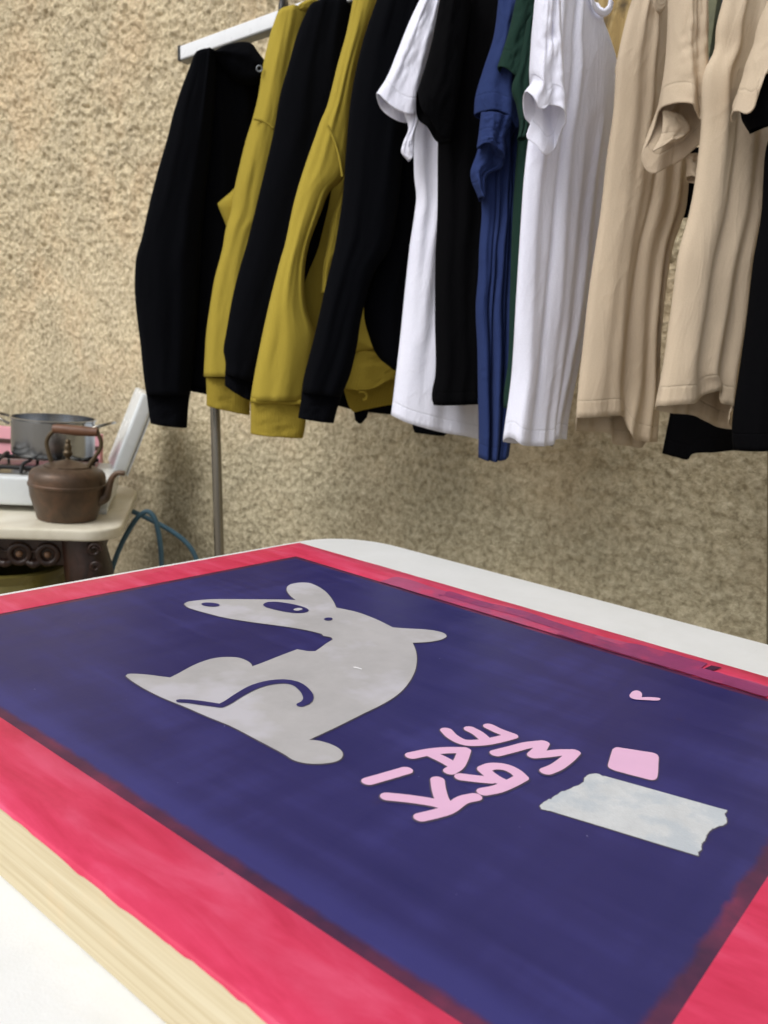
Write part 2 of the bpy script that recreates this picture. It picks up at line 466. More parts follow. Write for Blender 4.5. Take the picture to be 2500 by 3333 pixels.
box('pane', (WX-.012, yd-.62, zs+.006), (.006, 0, 0), (0, yb-yd+.62-.002, 0), (0, 0, ztop-zs-.01), M['glass'], win, 0)
box('sash', (WX-.032, yd, zs+.004), (.045, 0, 0), (0, yc-yd, 0), (0, 0, ztop-zs-.006), M['green_paint'], win, .003)
for k in range(3):
    zz_ = zs+.055+k*.27
    box('glazing_bar', (WX-.026, yd-.6, zz_), (.03, 0, 0), (0, .598, 0), (0, 0, .014), plain('dark_bar_paint', lin(36, 40, 40), .6) if k == 0 else bpy.data.materials['dark_bar_paint'], win, .002)
box('sill', (WX-.06, yd-.64, zs-.03), (.08, 0, 0), (0, yb-yd+.64-.004, 0), (0, 0, .032), bpy.data.materials['dark_bar_paint'], win, .003)

# ================================================================== WHITE TABLE
m, nt, b = newmat('white_plastic_top')
v = coords(nt)
c = mix(nt, 1.0, (.80, .815, .82, 1), ramp(nt, noise(nt, v, 22, 6, .65), (.3, (.95, .95, .94)), (.7, (1.02, 1.02, 1.02))), 'MULTIPLY')
st = ramp(nt, noise(nt, v, 9, 6, .7, .5), (.60, (0, 0, 0)), (.75, (1, 1, 1)))
c = mix(nt, math_(nt, 'MULTIPLY', st, .16), c, lin(206, 198, 178))
sc_ = ramp(nt, noise(nt, coords(nt, scale=(1, 14, 1), rot=(0, 0, .5)), 40, 5, .7), (.62, (0, 0, 0)), (.74, (1, 1, 1)))
c = mix(nt, math_(nt, 'MULTIPLY', sc_, .12), c, lin(170, 170, 168))
L(nt, c, b.inputs['Base Color']); b.inputs['Roughness'].default_value = .5; b.inputs['Specular IOR Level'].default_value = .35
bump(nt, b, noise(nt, v, 700, 3), .25, .0008); M['table'] = m
TZ = .740
table = thing('folding_table', 'long white plastic table with rounded corner carrying the print screen', 'table', (.4, 0, 0))
def rrect(x0, x1, y0, y1, r, n=14):
    out = []
    for cx, cy, a in ((x1-r, y1-r, 0), (x0+r, y1-r, 90), (x0+r, y0+r, 180), (x1-r, y0+r, 270)):
        for k in range(n+1):
            t = math.radians(a+90*k/n); out.append((cx+r*math.cos(t), cy+r*math.sin(t)))
    return out
TX0, TX1, TY0, TY1 = .02, .806, -1.15, .694
tt = prism('tabletop', rrect(TX0, TX1, TY0, TY1, .085), TZ-.042, TZ, M['table'], table, .008)
M['grey_steel'] = plain('grey_steel', lin(120, 124, 128), .4, .8)
for lx in (.12, .70):
    for ly in (.45, -.9):
        tube('leg', [(lx, ly, TZ-.04), (lx, ly, .0)], .014, M['grey_steel'], table)

# ================================================================== PRINT SCREEN
SX0, SX1, SY0, SY1 = .1598, .6038, .0218, .5813      # outer
IX0, IX1, IY0, IY1 = .1988, .5614, .0618, .5440      # inner
SZ = .7745                                            # top of the rails
screen = thing('print_screen', 'pink edged printing screen with blue emulsion and pale animal stencil on the white table', 'print screen', (.38, .3, TZ))
m, nt, b = newmat('bare_pine')
v = coords(nt, scale=(120, 2.2, 120))
c = ramp(nt, noise(nt, v, 3.2, 5, .6, .35), (.3, lin(190, 173, 138)), (.5, lin(204, 190, 157)), (.7, lin(212, 200, 170)))
c = mix(nt, ramp(nt, noise(nt, coords(nt), 30, 4), (.6, (0, 0, 0)), (.8, (.35, .35, .35))), c, lin(228, 196, 152))
L(nt, c, b.inputs['Base Color']); b.inputs['Roughness'].default_value = .6; b.inputs['Specular IOR Level'].default_value = .3
bump(nt, b, noise(nt, v, 4, 4), .25, .001); M['pine'] = m
ZB0 = TZ+.0006
def rail(pts): return prism('rail', pts, ZB0, SZ, M['pine'], screen, .0012)
rail([(SX0, SY0), (IX0, SY0), (IX0, SY1), (SX0, SY1)])                       # near
rail([(IX1, SY0), (SX1, SY0), (SX1, SY1), (IX1, SY1)])                       # far
rail([(IX0+.0003, IY1), (IX1-.0003, IY1), (IX1-.0003, SY1), (IX0+.0003, SY1)])       # left
rail([(IX0+.0003, SY0), (IX1-.0003, SY0), (IX1-.0003, IY0), (IX0+.0003, IY0)])       # right
# red glue coat over the rails
m, nt, b = newmat('red_screen_glue')
vx = coords(nt, scale=(4, 1.0, 1)); vo = coords(nt)
s1 = noise(nt, vx, 14, 6, .65, .5); s2 = noise(nt, vo, 28, 5, .6)
ss = math_(nt, 'ADD', math_(nt, 'MULTIPLY', s1, .75), math_(nt, 'MULTIPLY', s2, .25))
c = ramp(nt, ss, (.30, lin(192, 34, 70)), (.5, lin(213, 58, 95)), (.72, lin(226, 90, 126)))
spk = ramp(nt, noise(nt, vo, 95, 3, .5), (.70, (0, 0, 0)), (.76, (1, 1, 1)))
c = mix(nt, math_(nt, 'MULTIPLY', spk, .35), c, lin(150, 40, 80))
# inner lip of the far rail: emulsion smeared over the glue in overlapping strips
sepg = nt.nodes.new('ShaderNodeSeparateXYZ'); L(nt, vo, sepg.inputs[0])
# thicker, darker glue along the outer edge
L(nt, c, b.inputs['Base Color']); b.inputs['Roughness'].default_value = .42; b.inputs['Specular IOR Level'].default_value = .4
bump(nt, b, ss, .2, .0012); M['glue'] = m
V = []; Fc = []
per = []
def side(a, bb, n):
    for k in range(n):
        t = k/n; per.append((a[0]+(bb[0]-a[0])*t, a[1]+(bb[1]-a[1])*t))
outer = []; inner = []
NS = 150
for (oa, ob), (ia, ib) in (((( SX0, SY0), (SX0, SY1)), ((IX0, IY0), (IX0, IY1))), (((SX0, SY1), (SX1, SY1)), ((IX0, IY1), (IX1, IY1))),
                           (((SX1, SY1), (SX1, SY0)), ((IX1, IY1), (IX1, IY0))), (((SX1, SY0), (SX0, SY0)), ((IX1, IY0), (IX0, IY0)))):
    for k in range(NS):
        t = k/NS
        outer.append((oa[0]+(ob[0]-oa[0])*t, oa[1]+(ob[1]-oa[1])*t)); inner.append((ia[0]+(ib[0]-ia[0])*t, ia[1]+(ib[1]-ia[1])*t))
ctr = np.array([(SX0+SX1)/2, (SY0+SY1)/2]); GZ = SZ+.0006
K = 7
for i, (o_, i_) in enumerate(zip(outer, inner)):
    o_ = np.array(o_); i_ = np.array(i_)
    out = np.array([0.0, 0.0])
    if abs(o_[0]-SX0) < 1e-9: out[0] -= 1
    if abs(o_[0]-SX1) < 1e-9: out[0] += 1
    if abs(o_[1]-SY0) < 1e-9: out[1] -= 1
    if abs(o_[1]-SY1) < 1e-9: out[1] += 1
    w = float(vnoise(o_[0]*55, o_[1]*55, 2)); w2 = float(vnoise(o_[0]*190, o_[1]*190, 5)); w3 = float(vnoise(o_[0]*14, o_[1]*14, 8))
    drop = .0016+.0010*w+.0006*w2+.0014*max(w3, 0)
    iw = .0006*float(vnoise(i_[0]*120, i_[1]*120, 3))
    inn = i_-out*iw*.0
    cols = [(inn, GZ-.0002)]
    for f_ in (.02, .3, .6, .985): cols.append((inn+(o_-inn)*f_, GZ+.00015*float(vnoise(o_[0]*40, o_[1]*40, f_*9))))
    cols.append((o_+out*.0006, GZ-.0008)); cols.append((o_+out*.0007, GZ-.0006-drop))
    for p, z in cols: V.append((p[0], p[1], z))
n = len(outer)
for i in range(n):
    for k in range(K-1):
        Fc.append((i*K+k, i*K+k+1, ((i+1) % n)*K+k+1, ((i+1) % n)*K+k))
glue = from_py('glue_coat', V, Fc, M['glue'], screen)
bm = bmesh.new(); bm.from_mesh(glue.data); bmesh.ops.recalc_face_normals(bm, faces=bm.faces[:])
bm.faces.ensure_lookup_table()
if bm.faces[1].normal.z < 0: bmesh.ops.reverse_faces(bm, faces=bm.faces[:])
bm.to_mesh(glue.data); bm.free()

# emulsion on the stretched mesh, glue soaked brown along its edges
m, nt, b = newmat('blue_emulsion')
vo = coords(nt); sp = nt.nodes.new('ShaderNodeSeparateXYZ'); L(nt, vo, sp.inputs[0])
vs_ = coords(nt, scale=(7, .7, 1)); vs2 = coords(nt, scale=(.8, 5, 1), rot=(0, 0, .06))
n1 = noise(nt, vs_, 7, 5, .6, .3); n2 = noise(nt, vs2, 9, 4, .55, .2); n3 = noise(nt, vo, 5, 4, .5)
tot = math_(nt, 'ADD', math_(nt, 'ADD', math_(nt, 'MULTIPLY', n1, .4), math_(nt, 'MULTIPLY', n2, .3)), math_(nt, 'MULTIPLY', n3, .3))
c = ramp(nt, tot, (.36, lin(35, 33, 90)), (.5, lin(43, 40, 98)), (.64, lin(56, 54, 118)))
drk = ramp(nt, noise(nt, vo, 26, 5, .6), (.69, (0, 0, 0)), (.78, (1, 1, 1)))
c = mix(nt, math_(nt, 'MULTIPLY', drk, .35), c, lin(52, 34, 62))
scr = ramp(nt, noise(nt, coords(nt, scale=(1, 9, 1), rot=(0, 0, 1.1)), 34, 6, .75), (.70, (0, 0, 0)), (.82, (1, 1, 1)))
c = mix(nt, math_(nt, 'MULTIPLY', scr, .4), c, lin(98, 96, 165))
dust = ramp(nt, noise(nt, vo, 420, 2, .5), (.795, (0, 0, 0)), (.82, (1, 1, 1)))
c = mix(nt, math_(nt, 'MULTIPLY', dust, .6), c, lin(170, 170, 205))
ragg = math_(nt, 'MULTIPLY', math_(nt, 'SUBTRACT', noise(nt, vo, 38, 6, .7), .5), .012)
ragg2 = math_(nt, 'MULTIPLY', math_(nt, 'SUBTRACT', noise(nt, vo, 55, 5, .65), .5), .016)
def edge(dist, width, soft, rag):
    d = math_(nt, 'ADD', dist, rag)
    return math_(nt, 'SUBTRACT', 1.0, math_(nt, 'DIVIDE', math_(nt, 'SUBTRACT', d, width), soft), True)
e1 = edge(math_(nt, 'SUBTRACT', sp.outputs[0], IX0), .0046, .0030, math_(nt, 'MULTIPLY', ragg, .6))
e2 = edge(math_(nt, 'SUBTRACT', IX1, sp.outputs[0]), .0042, .0018, math_(nt, 'MULTIPLY', ragg, .35))
e3 = edge(math_(nt, 'SUBTRACT', sp.outputs[1], IY0), .0055, .0030, math_(nt, 'MULTIPLY', ragg2, .6))
e4 = edge(math_(nt, 'SUBTRACT', IY1, sp.outputs[1]), .0032, .002, math_(nt, 'MULTIPLY', ragg, .4))
ed = math_(nt, 'MAXIMUM', math_(nt, 'MAXIMUM', e1, e2), math_(nt, 'MAXIMUM', e3, e4))
mc = ramp(nt, noise(nt, vo, 22, 5, .6), (.35, lin(64, 34, 66)), (.55, lin(96, 44, 74)), (.72, lin(136, 52, 84)))
# streak of thick pale blue emulsion just inside the brown band
e1b = math_(nt, 'MULTIPLY', edge(math_(nt, 'SUBTRACT', sp.outputs[0], IX0), .014, .010, ragg), math_(nt, 'SUBTRACT', 1.0, ed))
c = mix(nt, math_(nt, 'MULTIPLY', e1b, .45), c, lin(62, 62, 132))
c = mix(nt, ed, c, mc)
L(nt, c, b.inputs['Base Color'])
L(nt, ramp(nt, tot, (.35, (.34,)*3), (.65, (.46,)*3)), b.inputs['Roughness']); b.inputs['Specular IOR Level'].default_value = .35
nb = bump(nt, None, tot, .2, .003); bump(nt, b, noise(nt, vo, 1500, 2), .06, .0004, nb)
M['emulsion'] = m
EZ = SZ+.0002
from_py('emulsion_mesh', [(IX0-.0002, IY0-.0002, EZ), (IX1+.0002, IY0-.0002, EZ), (IX1+.0002, IY1+.0002, EZ), (IX0-.0002, IY1+.0002, EZ)], [(0, 1, 2, 3)], M['emulsion'], screen, False)

def flat(name, color, var=.08, rough=.5, sc=16, bs=.1, extra=None):
    m, nt, b = newmat(name); v = coords(nt)
    n = math_(nt, 'ADD', math_(nt, 'MULTIPLY', noise(nt, v, sc, 6, .6, .4), .65), math_(nt, 'MULTIPLY', noise(nt, v, sc*5, 4, .6), .35))
    c = mix(nt, 1.0, color, ramp(nt, n, (.3, (1-var,)*3), (.7, (1+var,)*3)), 'MULTIPLY')
    if extra:
        e = ramp(nt, noise(nt, v, extra[1], 4, .6), (extra[2], (0, 0, 0)), (extra[2]+.12, (1, 1, 1)))
        c = mix(nt, math_(nt, 'MULTIPLY', e, extra[3]), c, extra[0])
    L(nt, c, b.inputs['Base Color']); b.inputs['Roughness'].default_value = rough; b.inputs['Specular IOR Level'].default_value = .3
    bump(nt, b, noise(nt, v, 900, 2), bs, .0004)
    return m
M['open_mesh'] = flat('open_mesh_grey', lin(178, 176, 178), .13, .5, 14, .1, (lin(196, 194, 204), 16, .5, .7))
M['pink_mesh'] = flat('open_mesh_pink', lin(226, 182, 214), .05, .5, 14)
M['rim'] = flat('stencil_rim_shadow', lin(84, 78, 96), .1)  # grey outline paints the soft shadow at the emulsion edge
M['tape'] = flat('masking_tape', lin(202, 205, 208), .10, .6, 55, .5, (lin(176, 186, 196), 45, .48, .6))
SH = .0004
def lift(pts, dz):
    return [on_z(p, SZ)+np.array([0, 0, dz]) for p in pts]
def close_smooth(pts, n):
    return catmull(list(pts)+[pts[0]], n+1)[:-1]
def grow(poly, d):
    P = np.array([p[:2] for p in poly]); n = len(P)
    A = sum(P[i][0]*P[(i+1) % n][1]-P[(i+1) % n][0]*P[i][1] for i in range(n))
    sgn = 1 if A > 0 else -1
    out = []
    for i in range(n):
        t = P[(i+1) % n]-P[i-1]; t /= max(np.linalg.norm(t), 1e-9)
        q = P[i]+d*sgn*np.array([t[1], -t[0]]); out.append((q[0], q[1], poly[i][2]))
    return out
def disc_strokes(name, strokes, width, dz, mat, parent, wob=0.0):
    """rounded pen strokes lying on the screen: one flat sheet swept by a round nib"""
    bm = bmesh.new(); z = SZ+dz
    for si, st in enumerate(strokes):
        pts, w = st if isinstance(st, tuple) else (st, width)
        P = np.array([on_z(p, SZ)[:2] for p in pts]); P = catmull(P, 26) if len(P) > 2 else catmull(P, 14)
        ws = np.interp(np.linspace(0, 1, len(P)), np.linspace(0, 1, len(w)), w) if np.ndim(w) else np.full(len(P), w)
        T = np.gradient(P, axis=0); T /= np.linalg.norm(T, axis=1)[:, None]; Nn = np.stack([-T[:, 1], T[:, 0]], 1)
        zz_ = z+si*.00003
        l = [bm.verts.new((*(P[i]+Nn[i]*ws[i]/2), zz_)) for i in range(len(P))]
        r = [bm.verts.new((*(P[i]-Nn[i]*ws[i]/2), zz_)) for i in range(len(P))]
        for i in range(len(P)-1): bm.faces.new((r[i], r[i+1], l[i+1], l[i]))
        for e, sg in ((0, -1), (len(P)-1, 1)):
            a0 = math.atan2(Nn[e][1], Nn[e][0]); ring = []
            for k in range(0, 13):
                a = a0 - sg*math.pi*k/12
                ring.append(bm.verts.new((P[e][0]+ws[e]/2*math.cos(a), P[e][1]+ws[e]/2*math.sin(a), zz_)))
            try: bm.faces.new(ring)
            except ValueError: pass
    bm.normal_update()
    for f in bm.faces:
        if f.normal.z < 0: f.normal_flip()
    me = bpy.data.meshes.new(name); bm.to_mesh(me); bm.free()
    return link(name, me, mat, parent, False)

animal_px = [ZA(*q) for q in (
 [(330,255),(345,245),(390,238),(460,232),(560,231),(680,232),(800,233),(878,235)],
 [(878,235),(858,220),(843,204),(834,186),(837,170),(853,158),(885,151),(915,149),(950,153),(990,170),(1020,190),(1045,215),(1065,245),(1078,273)],
 [(1078,273),(1120,281),(1180,295),(1250,320),(1310,347),(1355,370)],
 [(1355,370),(1420,375),(1500,379),(1560,386),(1605,398),(1620,412),(1600,427),(1550,439),(1500,444),(1452,446)],
 [(1452,446),(1463,470),(1471,500),(1472,540),(1465,580),(1447,620),(1420,660),(1380,700),(1320,740),(1200,800),(1080,860),(944,924)],
 [(944,924),(990,928),(1050,945),(1095,970),(1110,992),(1103,1015),(1070,1032),(1020,1040),(960,1042),(900,1034),(860,1020),(830,1000),(780,972),(700,930),(560,857),(450,812),(330,760),(220,715),(140,675),(90,645),(55,620),(43,607),(55,600),(90,599),(160,604),(220,612),(262,617)],
 [(262,617),(300,598),(370,560),(430,535),(490,520),(550,516),(600,520),(640,535),(660,550),(665,562)],
 [(665,562),(720,542),(800,510),(885,478)], [(885,478),(910,482),(940,487),(975,487)], [(975,487),(1000,470),(1030,448),(1060,430)],
 [(1060,430),(1055,421),(1015,412)], [(1015,412),(1005,402)], [(1005,402),(960,390),(900,378),(820,365),(720,352),(620,338),(520,320),(440,300),(380,283),(345,270),(330,255)])]
poly = []
for seg in animal_px: poly += [tuple(p) for p in catmull(seg, max(6, len(seg)*4))[:-1]]
P3 = lift(poly, SH*2)
sheet('stencil_rim_shadow', [(p[0], p[1], SZ+SH) for p in grow(P3, .0007)], M['rim'], screen)
sten = sheet('animal_stencil', P3, M['open_mesh'], screen); sten['label'] = 'pale grey long-snouted seated animal shape'
sheet('painted_glint', lift(ZA((1157,568),(1170,566),(1185,570),(1205,577),(1200,580),(1182,575),(1165,572)), SH*3), flat('white_glint', (.85,.85,.87,1), .02), sten)  # small white sheet painting a glint on the stencil
def ell(cx, cy, rx, ry, ang=0, n=28):
    return ZA(*[(cx+rx*math.cos(t)*math.cos(ang)-ry*math.sin(t)*math.sin(ang), cy+rx*math.cos(t)*math.sin(ang)+ry*math.sin(t)*math.cos(ang)) for t in np.linspace(0, 2*math.pi, n, endpoint=False)])
sheet('stencil_nostril', lift(ell(460, 260, 45, 9.5, .06), SH*3), M['emulsion'], sten)
eye = ZA((717,262),(728,251),(770,246),(830,252),(890,264),(935,280),(943,290),(925,298),(880,301),(820,294),(760,280),(730,271))
sheet('stencil_eye', lift([tuple(p) for p in close_smooth(eye, 50)], SH*3), M['emulsion'], sten)
sheet('eye_highlight', lift(ell(889, 286, 22, 6.5, -.08), SH*4), M['open_mesh'], sten)
sheet('stencil_spot', lift(ell(1038, 331, 21, 7.5, -.05), SH*3), M['emulsion'], sten)
disc_strokes('stencil_leg_line', [(ZA((310,735),(350,737),(420,746),(510,759)), [.0042, .0052, .0046]),
   (ZA((510,759),(545,742),(600,706),(680,664),(760,643),(830,639),(880,650),(918,678),(938,708),(936,733),(915,750),(903,754)), [.0046, .005, .0058, .006, .0062, .0064, .005])], .005, SH*3, M['emulsion'], sten)
# mirrored lettering KIARA ME, word by word and letter by letter
LW = .0069
letters = [
 ('letter_k', [ZB((568,574),(520,585),(455,628),(400,645),(345,658)), ZB((205,572),(300,582),(400,598),(458,615)), ZB((413,504),(418,540),(432,585),(456,618))]),
 ('letter_i', [ZB((127,508),(200,487),(282,463))]),
 ('letter_a', [ZB((306,401),(380,386),(450,379),(525,379)), ZB((525,379),(510,420),(492,448),(465,466)), ZB((385,394),(436,418),(486,446))]),
 ('letter_r', [ZB((512,490),(570,497),(630,503)), ZB((763,493),(720,516),(660,541),(605,552)), ZB((763,493),(735,468),(695,450),(640,446),(606,458)), ZB((606,461),(632,483),(664,503),(700,520))]),
 ('letter_m', [ZB((657,391),(720,375),(790,357),(852,350)), ZB((852,350),(838,374),(812,400)), ZB((812,400),(860,396),(920,389),(980,388)), ZB((980,388),(950,418),(905,450),(865,467))]),
 ('letter_e', [ZB((450,297),(475,322),(525,346),(600,346),(670,333),(722,319)), ZB((548,291),(580,308),(615,338)), ZB((628,280),(670,300),(722,319))]),
]
for nm, st in letters:
    rimo = disc_strokes('stencil_rim_shadow', st, LW+.0014, SH, M['rim'], screen)
    disc_strokes(nm, [s for s in st], LW, SH*2.2, M['pink_mesh'], screen)
heart = ZB((1210,148),(1222,134),(1240,129),(1258,136),(1263,147),(1261,157))
heart2 = ZB((1261,157),(1300,157),(1340,163),(1336,169),(1280,169),(1225,164),(1212,157))
hp = [tuple(p) for p in catmull(heart, 24)[:-1]]+[tuple(p) for p in catmull(heart2, 28)]
hp3 = lift(hp, SH*2)
sheet('heart_stencil', hp3, M['pink_mesh'], screen)
sq = ZB((1140,374),(1154,366),(1190,370),(1260,381),(1318,392),(1330,402),(1330,440),(1328,478),(1322,497),(1306,502),(1250,490),(1190,474),(1135,457),(1121,445),(1126,420),(1133,396))
sq3 = lift([tuple(p) for p in close_smooth(sq, 80)], SH*2)
sheet('stencil_rim_shadow', [(p[0], p[1], SZ+SH) for p in grow(sq3, .0006)], M['rim'], screen)
sheet('square_stencil', sq3, M['pink_mesh'], screen)
tp = ZB((1065,473),(1110,485),(1250,524),(1420,572),(1617,628),(1608,640),(1615,660),(1617,675),(1600,690),(1560,700),(1540,715),(1530,735),(1525,750),(1510,765),(1508,790),(1497,800),(1497,817),(1350,773),(1200,727),(1040,678),(880,630),(845,622),(837,612),(860,590),(890,575),(930,550),(960,540),(1005,520),(1022,508),(1025,490),(1045,476))
tpd = []
for i in range(len(tp)):
    a, bb = np.array(tp[i]), np.array(tp[(i+1) % len(tp)])
    long_ = np.linalg.norm(bb-a) > 70
    for k in range(4):
        q = a+(bb-a)*k/4
        if not long_: q = q+RNG.normal(0, 1.6, 2)
        tpd.append(tuple(q))
t3 = lift(tpd, SH*1.6)
sheet('tape_edge', [(p[0], p[1], SZ+SH*.9) for p in grow(t3, .0006)], M['rim'], screen)
sheet('masking_tape', t3, M['tape'], screen)
# emulsion smeared over the far rail's glue, strip by strip
def smear(px, col, dz):
    return sheet('emulsion_smear', lift(px, .0010+dz), col, screen)
SM1 = flat('smear_plum', lin(172, 74, 114), .16, .4, 40, .15, (lin(208, 66, 104), 30, .52, .7))
SM2 = flat('smear_violet', lin(140, 58, 104), .2, .4, 40, .15, (lin(168, 60, 100), 50, .5, .7))
def strip(upper, y0, y1, col, dz, frac=0.0):
    U_ = catmull([on_z(p, SZ)[:2] for p in upper], 60)
    low = [(IX1-.0010+frac*(q[0]-IX1+.0010)+.0005*float(vnoise(q[1]*160, 1, dz*1e4)), q[1]) for q in U_[::-1]]
    up2 = [(q[0]+.0006*float(vnoise(q[1]*90, 3, dz*1e4)), q[1]) for q in U_]
    return sheet('emulsion_smear', [(p[0], p[1], SZ+.0010+dz) for p in up2+low], col, screen)
strip(ZC((800,331),(858,314),(1170,405),(1290,437),(1420,473),(1650,545))+ZD((520,462),(730,515),(1250,650)), 0, 0, SM1, 0)
strip(ZC((1165,428),(1190,408),(1300,440),(1420,475))+ZD((20,300),(300,400),(500,462)), 0, 0, SM2, .0003, .45)
strip(ZD((640,528),(735,516),(900,556),(1250,652)), 0, 0, SM2, .0003, .55)
strip(ZD((1250,690),(1285,706),(1500,762),(1700,818)), 0, 0, SM1, .0003)
strip(ZD((300,424),(600,512),(900,600),(1250,698),(1700,830)), 0, 0, SM2, .0006)
smear(ZD((1225,690),(1275,668),(1345,682),(1285,702)), flat('smear_dark', lin(70, 28, 60), .2), .0005)
smear(ZD((1600,835),(1640,825),(1655,858),(1605,860)), bpy.data.materials['smear_dark'], .0005)

# ================================================================== CLOTHES RACK
RX = 1.245
rack = thing('clothes_rack', 'clothes rack with white metal top bar and chrome uprights, garments hanging along it', 'clothes rack', (RX, .95, 0))
M['white_metal'] = plain('white_enamel_bar', (.80, .82, .85, 1), .3, 0, .05, 20, .05, 200, .6)
M['dark_reflection'] = plain('dark_reflection', lin(92, 94, 92), .4, .5, .1)  # dark tone painted for the bar's underside mirroring dark ground
M['black_plastic'] = plain('black_plastic', lin(24, 24, 26), .45)
m, nt, b = newmat('chrome_tube'); b.inputs['Base Color'].default_value = lin(150, 146, 138); b.inputs['Metallic'].default_value = 1
L(nt, ramp(nt, noise(nt, coords(nt, scale=(1, 1, 3)), 40, 4), (.3, (.24,)*3), (.7, (.26,)*3)), b.inputs['Roughness']); M['chrome'] = m
PLb = on_x((600, 178), RX); Qb = on_x((1047, 20), RX)
bd = (Qb-PLb)/np.linalg.norm(Qb-PLb); bn = np.array([1.0, 0, 0]); bu = np.cross(bn, bd); bu = bu if bu[2] > 0 else -bu
LB = 1.55; hh = .0285; ww = .025
box('top_bar', PLb-bu*hh/2-bn*ww/2, bd*LB, bn*ww, bu*hh, M['white_metal'], rack, .003, 3)
box('underside_reflection', PLb-bu*(hh/2+.0022)-bn*(ww/2-.001), bd*LB, bn*(ww-.002), bu*.002, M['dark_reflection'], rack, .0006)  # thin strip carrying the painted dark reflection under the bar
box('end_cap', PLb-bu*(hh/2+.0012)-bn*(ww/2+.0012)-bd*.006, bd*.008, bn*(ww+.0024), bu*(hh+.0024), M['black_plastic'], rack, .001)
p0 = on_x((714, 1810), RX); p1 = on_x((667, 190), RX)
ext = p0+(p0-p1)*((p0[2]-.03)/(p1[2]-p0[2]))
tube('upright', [p1-np.array([0, 0, .0]), ext], .0112, M['chrome'], rack, k=24)
pr = on_x((2521, 2000), RX+.1); prt = PLb+bd*1.22
tube('upright', [prt-bu*.01, pr, pr+(pr-prt)*((pr[2]-.03)/(prt[2]-pr[2]))], .0112, M['chrome'], rack, k=24)
for q in (ext, pr+(pr-prt)*((pr[2]-.03)/(prt[2]-pr[2]))):
    tube('foot', [(q[0]-.22, q[1], .02), (q[0]+.22, q[1], .02)], .014, M['black_plastic'], rack)
tube('bracket', [PLb+bd*.062-bu*.024-bn*.016, PLb+bd*.062-bu*.024+bn*.0], .009, M['white_metal'], rack)

# ================================================================== GARMENTS  (left to right along the bar)
HG = 'hooded sweatshirts hanging on the left half of the rack'
TG = 'plain t-shirts hanging on the right half of the rack'
def gthing(name, label, cat, px, d, group):
    p = Plane(px, d).at((px, 1350))
    return thing(name, label, cat, tuple(p), group)

# 1 black hoodie, far left
G = gthing('hooded_sweatshirt', 'black hoodie at the left end of the rack, hood and eyelet showing against the wall', 'hoodie', 640, 1.88, HG)
pl = Plane(720, 1.80, 28)
loft('body', Z1((500,350),(515,800),(500,1475))+Z2((460,600),(440,1020)), Z1((885,440),(930,600),(960,900),(920,1475))+Z2((760,600),(700,1060)), pl, M['black_fleece'], G, hem=Z2((440,1020),(535,1035),(700,1062)), top=Z1((500,350),(600,322),(720,420),(800,430),(885,440)), T=.03, folds=((.2,.25,.05,.012),(.6,.55,.07,.012)), seed=1)
loft('hem_rib', Z2((440,1015),(440,1055)), Z2((700,1057),(700,1100)), pl, M['black_rib'], G, hem=Z2((440,1056),(535,1070),(700,1100)), T=.028, seed=2, nv=14, hw=.5, tw=.5)
pls = Plane(540, 1.74, 8)
loft('sleeve', Z1((462,362),(405,500),(350,660),(300,850),(245,1040),(190,1260),(150,1440))+Z2((120,250),(110,450),(125,620),(145,780),(165,980),(180,1075)), Z1((600,318),(585,600),(560,900),(525,1200),(500,1475))+Z2((490,400),(475,700),(458,900),(440,1075)), pls, M['black_fleece'], G, top=Z1((462,362),(485,340),(540,320),(600,318)), T=.04, folds=((.75,.8,.06,.014),(.3,.4,.1,.008)), seed=3, tw=.06)
loft('cuff', Z2((180,1065),(190,1150),(205,1248)), Z2((440,1065),(430,1130),(420,1275)), pls, M['black_rib'], G, T=.026, seed=4, nv=20)
loft('hood', Z1((575,322),(650,278),(760,255),(805,265),(840,315),(888,390)), Z1((560,345),(640,410),(700,470),(770,505),(825,505),(885,465)), Plane(720, 1.765, 20), M['black_fleece'], G, T=.03, seed=5, nu=24, folds=((.5,.4,.12,.01),))
ep = Plane(720, 1.70, 20).at(Z1((856,412))[0])
bm = bmesh.new()
K1, K2 = 20, 8
rt = RH; ut = np.array([0, 0, 1.0]); nt_ = -FH
vsr = [[bm.verts.new(ep+(rt*math.cos(a)+ut*math.sin(a))*(.0052+.0016*math.cos(bq))+nt_*.0016*math.sin(bq)) for bq in np.linspace(0, 2*math.pi, K2, endpoint=False)] for a in np.linspace(0, 2*math.pi, K1, endpoint=False)]
for i in range(K1):
    for j in range(K2): bm.faces.new((vsr[i][j], vsr[(i+1) % K1][j], vsr[(i+1) % K1][(j+1) % K2], vsr[i][(j+1) % K2]))
from_bm('eyelet', bm, M['grey_steel'], G)

